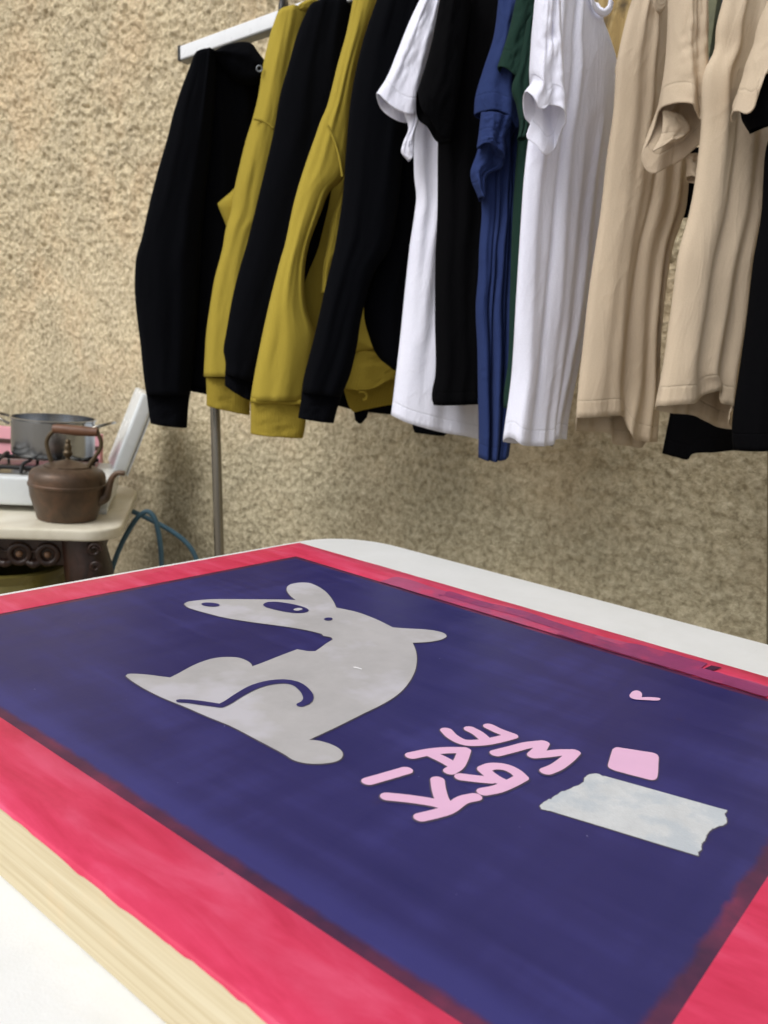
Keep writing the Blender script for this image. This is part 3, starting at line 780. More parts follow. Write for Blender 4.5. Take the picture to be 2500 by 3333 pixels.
# 2 mustard hoodie, first of the two
G = gthing('hooded_sweatshirt', 'mustard hoodie hanging second from the left between two black ones, pointed fold at its edge', 'hoodie', 760, 1.8, HG)
pl = Plane(800, 1.775, 28)
loft('body', Z1((1000,100),(900,500),(800,900),(722,1110),(640,1192),(607,1221),(622,1265),(655,1345),(690,1475))+Z2((640,500),(620,960)), Z1((1250,50),(1200,600),(1150,1475))+Z2((1050,500),(1000,1000)), pl, M['mustard_fleece'], G, T=.028, seed=11, folds=((.4,.4,.1,.01),))
pls = Plane(790, 1.735, 10)
loft('sleeve', Z1((958,105),(935,165),(905,280),(875,420),(850,580),(815,720),(780,830),(745,970),(705,1150),(690,1260),(655,1380),(640,1475))+Z2((625,250),(590,380),(560,560),(540,700),(530,850),(524,968)), Z1((1150,60),(1120,200),(1090,450),(1040,700),(980,1000),(930,1300))+Z2((860,100),(820,400),(790,700),(780,965)), pls, M['mustard_fleece'], G, top=Z1((958,105),(975,82),(1030,66),(1150,60)), T=.034, folds=((.35,.3,.1,.012,0,.5),(.6,.5,.1,.008)), seed=12, tw=.05, nz=.005)
loft('cuff', Z2((538,972),(541,1060),(541,1142)), Z2((800,985),(800,1090),(795,1200)), pls, M['mustard_rib'], G, T=.022, seed=13, nv=24)
loft('hood', Z1((1070,66),(1100,30),(1150,5),(1210,-8),(1270,6)), Z1((1080,85),(1120,78),(1165,66),(1205,50),(1260,30)), Plane(1000, 1.75, 10), M['mustard_fleece'], G, T=.02, seed=14, nu=20)
tube('shoulder_seam', [Plane(790, 1.735, 10).at(p)+Plane(790, 1.735, 10).n*.031 for p in Z1((822,738),(860,745),(905,768),(935,792))], .0022, M['mustard_fleece'], G)

# 3 black sweatshirt
G = gthing('hooded_sweatshirt', 'black hoodie squeezed between the two mustard hoodies, third from the left', 'hoodie', 900, 1.74, HG)
pls = Plane(900, 1.685, 12)
loft('sleeve', Z1((1150,52),(1090,190),(1030,400),(985,560),(950,760),(915,920),(860,1150),(780,1475))+Z2((740,320),(700,480),(660,700),(642,815),(655,880),(652,950)), Z1((1410,12),(1400,300),(1400,600),(1340,1000),(1250,1475))+Z2((1150,400),(1000,800),(850,1010)), pls, M['black_fleece'], G, top=Z1((1150,52),(1170,38),(1260,18),(1410,12)), T=.036, folds=((.35,.3,.1,.012),(.7,.6,.1,.012)), seed=21, tw=.04)
loft('cuff', Z2((652,945),(652,980),(650,1020)), Z2((850,1000),(850,1060),(846,1112)), pls, M['black_rib'], G, hem=Z2((650,1020),(700,1058),(790,1105),(846,1112)), T=.022, seed=22, nv=20)
pl = Plane(1150, 1.80, 20)
loft('body', Z1((1350,30),(1350,1475))+Z2((1330,900),(1330,1140)), Z1((1750,30),(1750,1475))+Z2((1740,900),(1740,1195)), pl, M['black_fleece'], G, hem=Z2((1330,1145),(1430,1168),(1640,1193),(1740,1197)), T=.02, seed=23, nv=40)
loft('cuff', Z2((1418,1100),(1425,1180),(1432,1236)), Z2((1512,1100),(1508,1180),(1500,1215)), Plane(1150, 1.76), M['black_rib'], G, hem=Z2((1432,1230),(1462,1250),(1500,1212)), T=.012, seed=24, nv=20, nu=24)

# 4 mustard hoodie, the second
G = gthing('hooded_sweatshirt', 'mustard hoodie hanging fourth from the left with wide low cuff and drooping open hem', 'hoodie', 1000, 1.66, HG)
pl = Plane(1150, 1.715, 16)
loft('body', Z1((1440,-20),(1330,700),(1200,1150),(1100,1475))+Z2((1100,300),(1120,600),(1240,770),(1436,815)), Z1((1800,-20),(1800,1475))+Z2((1760,500),(1740,800)), pl, M['mustard_fleece'], G, T=.018, seed=31, folds=((.35,.3,.05,.014),(.6,.6,.08,.01)), hem=Z2((1436,822),(1540,800),(1740,795)))
loft('hem_rib', Z2((1434,812),(1400,950),(1366,1040)), Z2((1740,788),(1735,900),(1730,970)), pl, M['mustard_rib'], G, hem=Z2((1366,1040),(1430,1048),(1530,1034),(1600,994),(1730,968)), hemb=Z2((1366,1040),(1435,1186),(1500,1174),(1640,1146),(1730,1136)), T=.024, seed=32, hw=.6, nv=30)
tube('drawcord', [pl.at(p)+pl.n*.02 for p in Z2((1440,1060),(1465,1058),(1485,1075),(1482,1100),(1462,1105))], .0028, M['mustard_rib'], G)
pls = Plane(1000, 1.625, 6)
loft('sleeve', Z1((1425,-25),(1380,200),(1330,380),(1260,650),(1228,720),(1190,830),(1130,1000),(1070,1200),(1010,1475))+Z2((990,250),(930,480),(880,700),(830,950),(804,1108)), Z1((1575,-25),(1500,200),(1430,500),(1395,850),(1365,1060),(1275,1150),(1225,1270),(1150,1475))+Z2((1125,350),(1135,550),(1190,740),(1165,950),(1130,1108)), pls, M['mustard_fleece'], G, T=.036, folds=((.5,.2,.09,.012,0,.55),(.85,.92,.06,.014,.4,.9),(.45,.5,.1,.006,.5,1)), seed=33, nz=.005)
loft('front_edge', Z1((1395,950),(1352,1130),(1295,1300),(1262,1475))+Z2((1240,300),(1230,470)), Z1((1420,950),(1400,1130),(1355,1300),(1335,1475))+Z2((1290,300),(1260,470)), Plane(1080, 1.645, 6), M['mustard_fleece'], G, T=.014, seed=34, nu=18)
loft('cuff', Z2((803,1112),(806,1140),(805,1310)), Z2((1115,1112),(1132,1235),(1116,1336)), pls, M['mustard_rib'], G, hem=Z2((805,1310),(950,1322),(1116,1336)), T=.026, seed=35, nv=24)
tube('cuff_roll', [pls.at(p)+pls.n*.022 for p in Z2((808,1108),(880,1112),(960,1110),(1040,1118),(1105,1116))], .0048, M['mustard_fleece'], G)
tube('shoulder_seam', [pls.at(p)+pls.n*.032 for p in Z1((1262,780),(1300,860),(1330,960),(1350,1080))], .0022, M['mustard_fleece'], G)

# 5 black hoodie next to the white tee
G = gthing('hooded_sweatshirt', 'black hoodie beside the first white t-shirt, its cuff overlapping the long mustard cuff', 'hoodie', 1160, 1.6, HG)
pl = Plane(1280, 1.605, 14)
loft('body', Z1((1680,-20),(1640,700),(1590,1475))+Z2((1485,560),(1520,740),(1570,850),(1640,905)), [(1440,-10),(1430,500),(1410,900),(1400,1200)], pl, M['black_fleece'], G, T=.024, seed=41, folds=((.4,.3,.08,.012),), hem=Z2((1640,905),(1690,935))+[(1400,1200)])
loft('hem_rib', Z4((405,1150),(405,1425),(415,1465)), Z4((655,1150),(650,1450),(612,1488)), Plane(1280, 1.66, 0), M['black_rib'], G, hem=Z4((413,1465),(520,1478),(612,1488)), T=.016, seed=42, nv=24, nu=24)
pls = Plane(1150, 1.555, 8)
loft('sleeve', Z1((1570,-20),(1485,230),(1412,560),(1378,900),(1362,1140),(1312,1475))+Z2((1250,450),(1190,720),(1130,950),(1118,1010),(1112,1060)), Z1((1860,-20),(1780,400),(1720,900),(1640,1475))+Z2((1540,350),(1465,620),(1440,780),(1400,950),(1345,1090)), pls, M['black_fleece'], G, T=.036, folds=((.25,.25,.08,.012),(.75,.75,.08,.014)), seed=43)
loft('cuff', Z2((1112,1055),(1108,1110),(1090,1215)), Z2((1348,1085),(1322,1160),(1300,1246)), pls, M['black_rib'], G, T=.024, seed=44, nv=24)

# 6 white t-shirt, first
G = gthing('t_shirt', 'white t-shirt between a black hoodie and a black t-shirt, with pointed sleeve and curved hem', 't-shirt', 1370, 1.5, TG)
pl = Plane(1400, 1.515, 12)
loft('body', Z3((400,500),(405,800),(410,1000),(415,1200),(428,1330),(415,1452))+Z4((385,200),(350,520),(325,770),(290,1080),(270,1250),(257,1350)), Z3((900,500),(900,1000))+Z4((900,200),(900,700),(900,1100),(900,1525)), pl, M['white_jersey'], G, hem=Z4((257,1350),(330,1387),(480,1432),(600,1462),(720,1480),(900,1528)), T=.024, folds=((.12,.10,.05,.008),(.32,.22,.04,.012),(.5,.4,.05,.014),(.75,.7,.06,.012)), seed=51)
pls = Plane(1310, 1.475, 8)
loft('sleeve', Z3((460,-20),(380,150),(300,350),(230,520),(158,634)), Z3((600,-20),(545,250),(485,480),(450,620),(440,740)), pls, M['white_jersey'], G, hem=Z3((158,634),(205,695),(270,752),(335,785),(395,790),(440,740)), hemb=Z3((158,634),(200,705),(265,768),(330,800),(395,800),(440,740)), T=.022, folds=((.3,.2,.06,.006),(.75,.8,.07,.01)), seed=52, nz=.006)
loft('sleeve_edge', Z3((345,760),(374,870),(338,965),(328,1030),(370,1078)), Z3((450,660),(440,800),(414,900),(406,1000),(400,1060)), Plane(1310, 1.468, 8), M['white_jersey'], G, hem=Z3((370,1078),(382,1082),(400,1055)), T=.010, seed=53, nu=20, folds=((.5,.5,.2,-.006),))

# 7 black t-shirt
G = gthing('t_shirt', 'black t-shirt between the white t-shirt and the navy one, hem well above its neighbours', 't-shirt', 1480, 1.44, TG)
pl = Plane(1480, 1.455, 10)
loft('body', Z3((620,-20),(590,500),(575,900),(570,1452))+Z4((556,300),(554,700),(556,1080),(536,1180),(533,1240),(545,1281)), Z3((1100,-20),(1060,700),(1060,1452))+Z4((960,400),(950,1000),(950,1264)), pl, M['black_jersey'], G, hem=Z4((545,1281),(700,1276),(850,1267),(950,1263)), T=.022, folds=((.15,.12,.05,.010),(.35,.4,.06,.012),(.7,.65,.06,.012)), seed=61)
pls = Plane(1420, 1.42, 6)
loft('sleeve', Z3((590,-20),(540,250),(480,480),(430,625)), Z3((800,-20),(740,400),(700,700),(660,930)), pls, M['black_jersey'], G, hem=Z3((430,625),(450,770),(510,835),(580,940),(660,950)), T=.022, seed=62, folds=((.4,.4,.08,.01),))

# 8 navy t-shirt
G = gthing('t_shirt', 'crumpled navy blue t-shirt beside the dark green one, its hem reaching lowest of all', 't-shirt', 1600, 1.4, TG)
pl = Plane(1610, 1.405, 10)
loft('body', Z3((880,700),(866,900),(862,1200),(870,1452))+Z4((855,200),(848,400),(832,620),(845,900),(850,1200),(855,1500),(853,1638)), Z3((1190,700),(1180,1100),(1150,1452))+Z4((1130,400),(1120,800),(1090,1200),(1060,1500),(1042,1620)), pl, M['navy_jersey'], G, hem=Z4((853,1638),(900,1652),(980,1646),(1042,1620)), T=.022, folds=((.1,.12,.06,.012),(.32,.28,.03,-.031),(.5,.40,.05,.016),(.62,.52,.025,-.031),(.8,.75,.06,.014)), seed=71, nz=.006)
pls = Plane(1590, 1.37, 4)
loft('sleeve', Z3((985,-20),(950,250),(880,470),(826,660),(818,775)), Z3((1190,-20),(1170,300),(1140,600),(1112,835)), pls, M['navy_jersey'], G, hem=Z3((818,775),(870,772),(960,782),(1040,832),(1085,885),(1112,835)), hemb=Z3((818,775),(880,790),(970,820),(1050,930),(1090,890),(1112,835)), T=.024, folds=((.3,.25,.07,.008),(.7,.6,.06,.01)), seed=72, nz=.006)
loft('sleeve_edge', Z3((866,760),(850,900),(836,1000)), Z3((1080,800),(1024,920),(1022,1060)), Plane(1590, 1.345, 4), M['navy_jersey'], G, T=.016, seed=73, nz=.007, nu=28, nv=40, folds=((.3,.5,.1,.012),(.7,.6,.08,-.014)), hem=Z3((836,1000),(880,984),(945,1006),(1022,1060)))
loft('sleeve_edge', Z3((864,940),(828,1060),(796,1150),(798,1212),(850,1338)), Z3((1030,960),(1018,1070),(1004,1130),(905,1180),(886,1338)), Plane(1590, 1.372, 4), M['navy_jersey'], G, T=.014, seed=75, nz=.008, nu=28, nv=40, folds=((.3,.4,.12,.012),(.65,.7,.1,-.012)), hem=Z3((850,1338),(872,1345),(886,1338)))
loft('hem_corner', Z4((1262,1440),(1268,1520),(1275,1535)), Z4((1350,1440),(1346,1520),(1342,1560)), Plane(1780, 1.44), M['navy_jersey'], G, T=.008, seed=74, nv=14, nu=16)

# 9 dark green t-shirt
G = gthing('t_shirt', 'dark bottle green t-shirt, only a narrow strip of it showing beside the navy t-shirt', 't-shirt', 1690, 1.36, TG)
pl = Plane(1690, 1.365, 8)
loft('body', Z3((1150,500),(1110,1000),(1088,1300),(1080,1452))+Z4((1072,200),(1062,560),(1050,1000),(1022,1200),(1018,1300)), Z3((1300,500),(1290,1452))+Z4((1260,400),(1230,900),(1200,1305)), pl, M['green_jersey'], G, T=.018, folds=((.2,.2,.08,.01),(.6,.6,.1,.01)), seed=81, hem=Z4((1018,1300),(1080,1308),(1200,1305)))
pls = Plane(1680, 1.335, 4)
loft('sleeve', Z3((1105,-20),(1050,220),(975,455)), Z3((1280,-20),(1200,300),(1120,545)), pls, M['green_jersey'], G, hem=Z3((975,455),(1030,488),(1080,530),(1120,545)), T=.014, seed=82, nu=28)
loft('sleeve_edge', Z3((1170,150),(1115,450),(1072,612),(1102,700),(1128,860),(1112,932)), Z3((1290,-20),(1250,300),(1220,600),(1190,800),(1160,942)), Plane(1690, 1.325, 4), M['green_jersey'], G, T=.014, seed=83, nu=24, folds=((.4,.4,.1,-.01),))

# 10 white t-shirt, second, with collar
G = gthing('t_shirt', 'white t-shirt with collar and wire hook showing, left of the beige shirts', 't-shirt', 1840, 1.34, TG)
pl = Plane(1800, 1.325, 42)
loft('body', Z3((1330,-40),(1260,600),(1205,900),(1172,1150),(1150,1452))+Z4((1130,350),(1115,700),(1105,1100),(1062,1500)), Z5((372,60),(372,150),(420,280),(480,480),(487,650),(470,900),(430,1150),(390,1500))+Z6((330,300),(260,800),(180,1200),(110,1550),(92,1730)), pl, M['white_jersey'], G, hem=Z4((1062,1500),(1068,1535),(1120,1548),(1200,1545),(1258,1535),(1285,1500),(1340,1500),(1420,1512)), top=[(1790,-60),(1860,-55),(1890,-30),(1898,15),(1912,40),(1928,46),(1944,40),(1957,24)], topb=[(1790,-60),(1860,-60),(1890,-50),(1957,10)], T=.020,
     folds=((.1,.08,.05,.010),(.28,.30,.03,-.010),(.38,.40,.035,.010),(.56,.55,.04,.012,.25),(.74,.72,.035,.013,.2),(.86,.84,.03,-.012,.25)), seed=91, nu=72, tw=.1, nz=.003)
loft('collar', Z5((208,-45),(225,40),(262,90),(300,98),(336,66),(344,10)), Z5((190,-45),(212,70),(258,135),(302,152),(352,118),(372,55)), Plane(1800, 1.325, 42), M['white_rib'], G, T=.0014, seed=92, nu=10, nv=40, nz=.0002, lift=.020)
pls = Plane(1780, 1.205, 8)
loft('sleeve', Z3((1235,-20),(1212,250),(1202,480),(1215,540),(1158,622)), Z3((1385,-20),(1396,250),(1412,600),(1425,845)), pls, M['white_jersey'], G, hem=Z3((1158,622),(1188,705),(1215,762),(1250,768),(1290,738),(1340,748),(1390,792),(1425,845)), hemb=Z3((1158,622),(1198,760),(1238,810),(1212,890),(1262,945),(1330,1022),(1395,985),(1425,845)), T=.026, folds=((.3,.25,.06,.008),(.55,.6,.06,-.010),(.8,.8,.06,.008)), seed=93, nz=.006, nu=50, hw=.5)

# 11 beige t-shirt
G = gthing('t_shirt', 'beige t-shirt beside the white one, its collar and gaping folded sleeve showing', 't-shirt', 2050, 1.26, TG)
pl = Plane(2040, 1.262, 30)
loft('body', Z5((640,-45),(590,110),(550,260),(505,480),(495,600),(480,850),(430,1200),(380,1659))+Z6((300,550),(240,1100),(192,1460),(186,1562)), Z5((1040,-45),(1060,300),(1065,900),(1050,1230),(1030,1400),(1005,1600))+Z6((960,80),(900,250),(850,550),(812,900),(802,1100),(797,1450),(782,1735)), pl, M['beige_jersey'], G, hem=Z6((186,1562),(300,1546),(440,1534),(488,1560),(515,1690),(640,1735),(782,1735)), hemb=Z6((190,1670),(350,1685),(510,1702),(555,1780),(650,1795),(755,1806),(782,1735)), top=Z5((640,-60),(660,-45),(680,30),(705,60),(735,45),(770,-45),(1040,-60)), topb=Z5((640,-60),(1040,-60)), T=.022,
     folds=((.18,.12,.05,.008),(.35,.30,.04,.010),(.48,.47,.035,-.010,.2),(.60,.58,.05,.012,.2),(.78,.80,.03,.016,.25),(.84,.88,.016,-.034,.38,.95),(.94,.95,.04,.012,.3)), seed=101, nu=72, hw=.12, nz=.003)
loft('collar', Z5((682,-45),(690,15),(712,36),(736,28),(756,-45)), Z5((658,-45),(662,85),(692,146),(724,132),(782,-45)), Plane(2040, 1.262, 30), M['beige_rib'], G, T=.0014, seed=102, nu=10, nv=40, nz=.0002, lift=.027)
loft('far_sleeve', Z5((520,400),(496,480),(490,560),(520,620)), Z5((600,400),(590,620)), Plane(2020, 1.285, 14), M['beige_jersey'], G, T=.01, seed=104, nu=14, nv=20)
pls = Plane(2210, 1.165, 6)
loft('sleeve', Z5((905,-45),(898,300),(872,600),(838,830)), Z5((1170,-45),(1175,500),(1176,850),(1167,1078)), pls, M['beige_jersey'], G, hem=Z5((838,830),(900,836),(965,858),(1055,935),(1110,1020),(1140,1045),(1167,1078)), hemb=Z5((838,830),(832,960),(780,1110),(752,1185),(790,1280),(835,1310),(960,1252),(1060,1205),(1140,1120),(1167,1078)), T=.032, folds=((.35,.3,.05,.008),(.55,.6,.05,-.010),(.8,.75,.06,.008)), seed=103, nz=.006, nu=56, hw=.5)
loft('sleeve_fold', Z5((850,850),(852,930),(835,1050),(770,1170)), Z5((990,890),(1058,985),(1018,1050),(905,1095)), Plane(2210, 1.172, 6), M['beige_jersey'], G, T=.006, seed=105, nu=24, nv=30, nz=.003)

# 14 black t-shirt behind the beige ones
G = gthing('t_shirt', 'black t-shirt mostly hidden behind the right-hand beige t-shirt, its hem corner showing below', 't-shirt', 2260, 1.3, TG)
pl = Plane(2270, 1.30, 14)
loft('body', Z6((1100,500),(1020,1000),(905,1540),(845,1838)), Z6((1700,500),(1650,1795)), pl, M['black_jersey'], G, hem=Z6((845,1838),(920,1860),(1000,1876),(1022,1834),(1200,1815),(1390,1802),(1650,1795)), T=.018, seed=111, folds=((.4,.4,.1,.01),), hw=.2)
loft('sleeve', Z5((1000,1150),(1010,1400),(1000,1659))+Z6((1000,8),), Z5((1140,1150),(1130,1450),(1062,1659))+Z6((1048,14),), Plane(2240, 1.30, 6), M['black_jersey'], G, T=.012, seed=112, nu=20, nv=30)

# 12 beige t-shirt, right
G = gthing('t_shirt', 'beige t-shirt near the right edge, half in shade, stepped hem over a black shirt', 't-shirt', 2350, 1.17, TG)
pl = Plane(2350, 1.165, 32)
loft('body', Z5((1345,-45),(1282,200),(1265,380),(1182,560),(1168,1000),(1120,1400),(1070,1659))+Z6((990,300),(940,700),(870,1200),(822,1470)), Z5((1830,-45),(1830,800),(1760,1200),(1700,1659))+Z6((1640,350),(1570,850),(1500,1200),(1440,1660)), pl, M['beige_jersey'], G, hem=Z6((822,1470),(900,1450),(1030,1430),(1110,1362),(1175,1345),(1186,1440),(1235,1455),(1222,1560),(1238,1598),(1390,1650),(1440,1660)), hemb=Z6((822,1470),(840,1496),(1000,1540),(1230,1566),(1300,1610),(1390,1655),(1440,1660)), T=.024,
     folds=((.15,.12,.05,.010),(.28,.30,.04,-.014,.15),(.42,.40,.045,.012),(.60,.58,.05,.018,.1),(.74,.74,.03,.010),(.80,.83,.018,-.031,.3,.9),(.93,.92,.04,.012)), seed=121, nu=72, hw=.12, nz=.003)
loft('far_sleeve', Z5((1030,1190),(1040,1300),(1040,1362)), Z5((1180,1190),(1160,1330),(1112,1414)), Plane(2260, 1.205, 10), M['beige_jersey'], G, T=.010, seed=122, nu=16, nv=20)
pls = Plane(2490, 1.07, 4)
loft('sleeve', Z5((1690,-45),(1602,170),(1562,340),(1502,500),(1486,570),(1430,740),(1394,860)), Z5((1950,-45),(1930,200),(1900,400),(1860,560)), pls, M['beige_jersey'], G, hem=Z5((1394,860),(1435,912),(1470,888),(1490,750),(1535,650),(1610,598),(1700,574),(1860,560)), T=.026, seed=123, nz=.006, folds=((.3,.25,.06,.008),(.6,.5,.06,.008)), hw=.4)

# 13 black t-shirt at the right edge
G = gthing('t_shirt', 'black t-shirt at the right edge of the picture, in front of the last beige one', 't-shirt', 2470, 1.08, TG)
pl = Plane(2500, 1.09, 8)
loft('body', Z5((1780,700),(1700,1000),(1655,1150),(1620,1659))+Z6((1560,350),(1500,850),(1450,1200),(1392,1650),(1402,1814)), Z5((2150,700),(2100,1659))+Z6((2050,900),(2000,1790)), pl, M['black_jersey'], G, hem=Z6((1402,1814),(1520,1806),(1659,1800),(2000,1788)), T=.022, seed=131, folds=((.2,.2,.06,.01),(.5,.5,.07,.012)))
loft('sleeve', Z5((1580,520),(1500,660),(1462,880),(1520,995)), Z5((1900,520),(1900,960)), Plane(2490, 1.085, 4), M['black_jersey'], G, hem=Z5((1540,992),(1600,992),(1659,965),(1750,940),(1900,940)), T=.022, seed=132, lift=.0, folds=((.3,.3,.1,.012),(.6,.5,.1,-.012)))

# ---- hangers
M['hook_steel'] = plain('hook_steel', lin(196, 196, 200), .25, .9)
def hanger(label, Yb, yaw, mat, drop=.075, half=.19, rk=.0032, r=.024):
    t = (PLb[1]-Yb)/(-bd[1]); bp = PLb+bd*t
    H = thing('coat_hanger', label, 'hanger', tuple(bp), None)
    a = math.radians(yaw); dx = np.array([math.cos(a), math.sin(a), 0])
    pts = [bp+dx*r*math.cos(q)+np.array([0, 0, r*.9*math.sin(q)+.002]) for q in np.linspace(-.5, math.pi, 9)]
    pts += [bp-dx*r+np.array([0, 0, -.02]), bp-dx*.012+np.array([0, 0, -.045]), bp+np.array([0, 0, -drop])]
    tube('hook', pts, rk, mat, H, n=50, k=10)
    tube('arm', [bp-dx*half+np.array([0, 0, -drop-.07]), bp-dx*half*.5+np.array([0, 0, -drop-.03]), bp+np.array([0, 0, -drop]), bp+dx*half*.5+np.array([0, 0, -drop-.03]), bp+dx*half+np.array([0, 0, -drop-.07])], .0055, mat, H, n=40)
    return H
def bar_y(px): 
    best = min(np.linspace(0, 1.5, 600), key=lambda s: abs(px-_proj(PLb+bd*s)[0])); return (PLb+bd*best)[1]
def _proj(P):
    q = R.T @ (P-CAM); return PP+F*np.array([q[0], -q[1]])/-q[2]
hanger('black plastic hanger looped over the white bar, its arm running into the leftmost black hoodie', bar_y(922), 40, M['black_plastic'], .035, .03, .0072, .034)
def wire_hanger(label, px, plane, py=-80):
    Yb = bar_y(px); bp = PLb+bd*((PLb[1]-Yb)/(-bd[1])); q = plane.at((px, py))
    H = thing('coat_hanger', label, 'hanger', tuple(bp), 'wire coat hangers of the t-shirts')
    r = .022
    pts = [bp+np.array([r*math.cos(a), 0, r*math.sin(a)+.004]) for a in np.linspace(-.5, math.pi, 9)]
    pts += [bp+np.array([-r*.9, 0, -.022]), bp+(q-bp)*.45, q-np.array([0, 0, .01])]
    tube('hook', pts, .002, M['hook_steel'], H, n=44, k=8)
    sp_ = plane.t*.04
    tube('arm', [q-sp_-np.array([0, 0, .018]), q-np.array([0, 0, .01]), q+sp_-np.array([0, 0, .018])], .0025, M['hook_steel'], H, n=20, k=8)
for what_, px_, pl_ in (('first white t-shirt, beside the black hoodie', 1440, Plane(1400, 1.515, 12)), ('black t-shirt left of the navy one', 1530, Plane(1480, 1.455, 10)),
        ('crumpled navy blue t-shirt', 1640, Plane(1610, 1.405, 10)), ('dark green t-shirt', 1712, Plane(1690, 1.365, 8)), ('beige t-shirt with the gaping sleeve', 2095, Plane(2040, 1.262, 30)),
        ('half shaded beige t-shirt near the right edge', 2440, Plane(2350, 1.165, 32))):
    wire_hanger('wire hanger carrying the '+what_, px_, pl_)
hanger('bright steel hanger hook inside the collar of the white t-shirt', bar_y(1926), 35, M['hook_steel'], .14, .025)

# ================================================================== LOW TABLE WITH STOVE, POT, KETTLE
KZ = .50
m, nt, b = newmat('cream_marble')
v = coords(nt)
c = ramp(nt, noise(nt, v, 7, 6, .6, 1.2), (.3, lin(206, 198, 176)), (.55, lin(226, 220, 202)), (.75, lin(232, 227, 212)))
L(nt, c, b.inputs['Base Color']); b.inputs['Roughness'].default_value = .35; M['marble'] = m
m, nt, b = newmat('dark_carved_wood')
v = coords(nt, scale=(4, 4, 1))
c = ramp(nt, noise(nt, v, 12, 5, .6, .5), (.3, lin(26, 15, 12)), (.7, lin(58, 36, 28)))
L(nt, c, b.inputs['Base Color']); b.inputs['Roughness'].default_value = .32
bump(nt, b, noise(nt, coords(nt), 60, 4), .4, .003); M['dark_wood'] = m
side_t = thing('side_table', 'low table with cream marble top on dark carved wood, beside the clothes rack', 'table', tuple(on_z((150, 1720), KZ)*np.array([1, 1, 0])))
fr = on_z((270, 1726), KZ); fl = on_z((0, 1717), KZ); ax = fr-fl; ax /= np.linalg.norm(ax); ay = np.array([-ax[1], ax[0], 0.0])
if np.dot(ay, FH) < 0: ay = -ay
o_ = fl-ax*.30; o_[2] = 0
cr = on_z((407, 1690), KZ)
wtop = np.dot(cr-o_, ax); dtop = .62
rr_ = rrect(0, wtop, 0, dtop, .085)
prism('marble_top', [(o_+ax*p[0]+ay*p[1])[:2] for p in rr_], KZ-.028, KZ, M['marble'], side_t, .006)
prism('apron', [(o_+ax*p[0]+ay*p[1])[:2] for p in rrect(.05, wtop-.055, .045, dtop-.05, .04)], KZ-.10, KZ-.0285, M['dark_wood'], side_t, .004)
def front_at(px, inset):
    rr = ray((px, 1700)); A_ = np.array([[rr[0], -ax[0]], [rr[1], -ax[1]]]); q = o_[:2]+ay[:2]*inset-CAM[:2]
    return np.linalg.solve(A_, q)[1]
apx = [front_at(zx*.452, .043) for zx in (-70, 140, 345)]
for cx0, cx1 in zip(apx[:-1], apx[1:]):
    sw = [o_+ax*(cx0+(cx1-cx0)*t)+ay*.041+np.array([0, 0, KZ-.074-.022*math.sin(math.pi*t)]) for t in np.linspace(.18, .82, 7)]
    tube('carved_swag', sw, [.003, .008, .011, .008, .003], M['dark_wood'], side_t, n=24, k=10)
    tube('carved_swag', [p+np.array([0, 0, .03])+ay*.001 for p in sw], [.002, .005, .003, .005, .002], M['dark_wood'], side_t, n=24, k=8)
lx_ = front_at(690*.452, .03)
for k_, (dz_, rr0) in enumerate(((-.050, .016), (-.090, .012), (-.125, .009))):
    tube('carved_scroll', [o_+ax*(lx_+.004*math.sin(k_)+rr0*math.cos(a)*(1-a/14))+ay*(.012-.004*k_)+np.array([0, 0, KZ+dz_+rr0*math.sin(a)*(1-a/14)]) for a in np.linspace(0, 9, 16)], [.0045, .0035, .002], M['dark_wood'], side_t, n=60, k=8)
for cx in apx[1:]:
    ctr_ = o_+ax*cx+ay*.043+np.array([0, 0, KZ-.072])
    bm = bmesh.new(); K1, K2 = 24, 10
    vsr = [[bm.verts.new(ctr_+(ax*math.cos(a)+np.array([0, 0, 1])*math.sin(a))*(.022+.008*math.cos(bq))-ay*(.008*math.sin(bq))) for bq in np.linspace(0, 2*math.pi, K2, endpoint=False)] for a in np.linspace(0, 2*math.pi, K1, endpoint=False)]
    for i in range(K1):
        for j in range(K2): bm.faces.new((vsr[i][j], vsr[(i+1) % K1][j], vsr[(i+1) % K1][(j+1) % K2], vsr[i][(j+1) % K2]))
    ro = from_bm('rosette', bm, M['dark_wood'], side_t)
    bm = bmesh.new(); bmesh.ops.create_uvsphere(bm, u_segments=16, v_segments=10, radius=.008, matrix=Matrix.Translation(Vector(ctr_)-Vector(ay)*.003))
    from_bm('rosette_boss', bm, M.setdefault('worn_wood', plain('worn_wood', lin(118, 88, 66), .4)), ro)
for cx, cy in ((wtop-.095, .075), (.085, .075), (wtop-.22, dtop-.09), (.085, dtop-.09)):
    p = o_+ax*cx+ay*cy
    s = 1 if cx > wtop/2 else -1
    tube('leg', [p+np.array([0, 0, KZ-.031]), p+ax*.028*s-ay*.01+np.array([0, 0, KZ-.18]), p+ax*.02*s+np.array([0, 0, KZ-.30]), p-ax*.01*s+np.array([0, 0, .08]), p+ax*.02*s+np.array([0, 0, 0])], [.052, .058, .042, .026, .024, .036], M['dark_wood'], side_t, n=40, k=16)
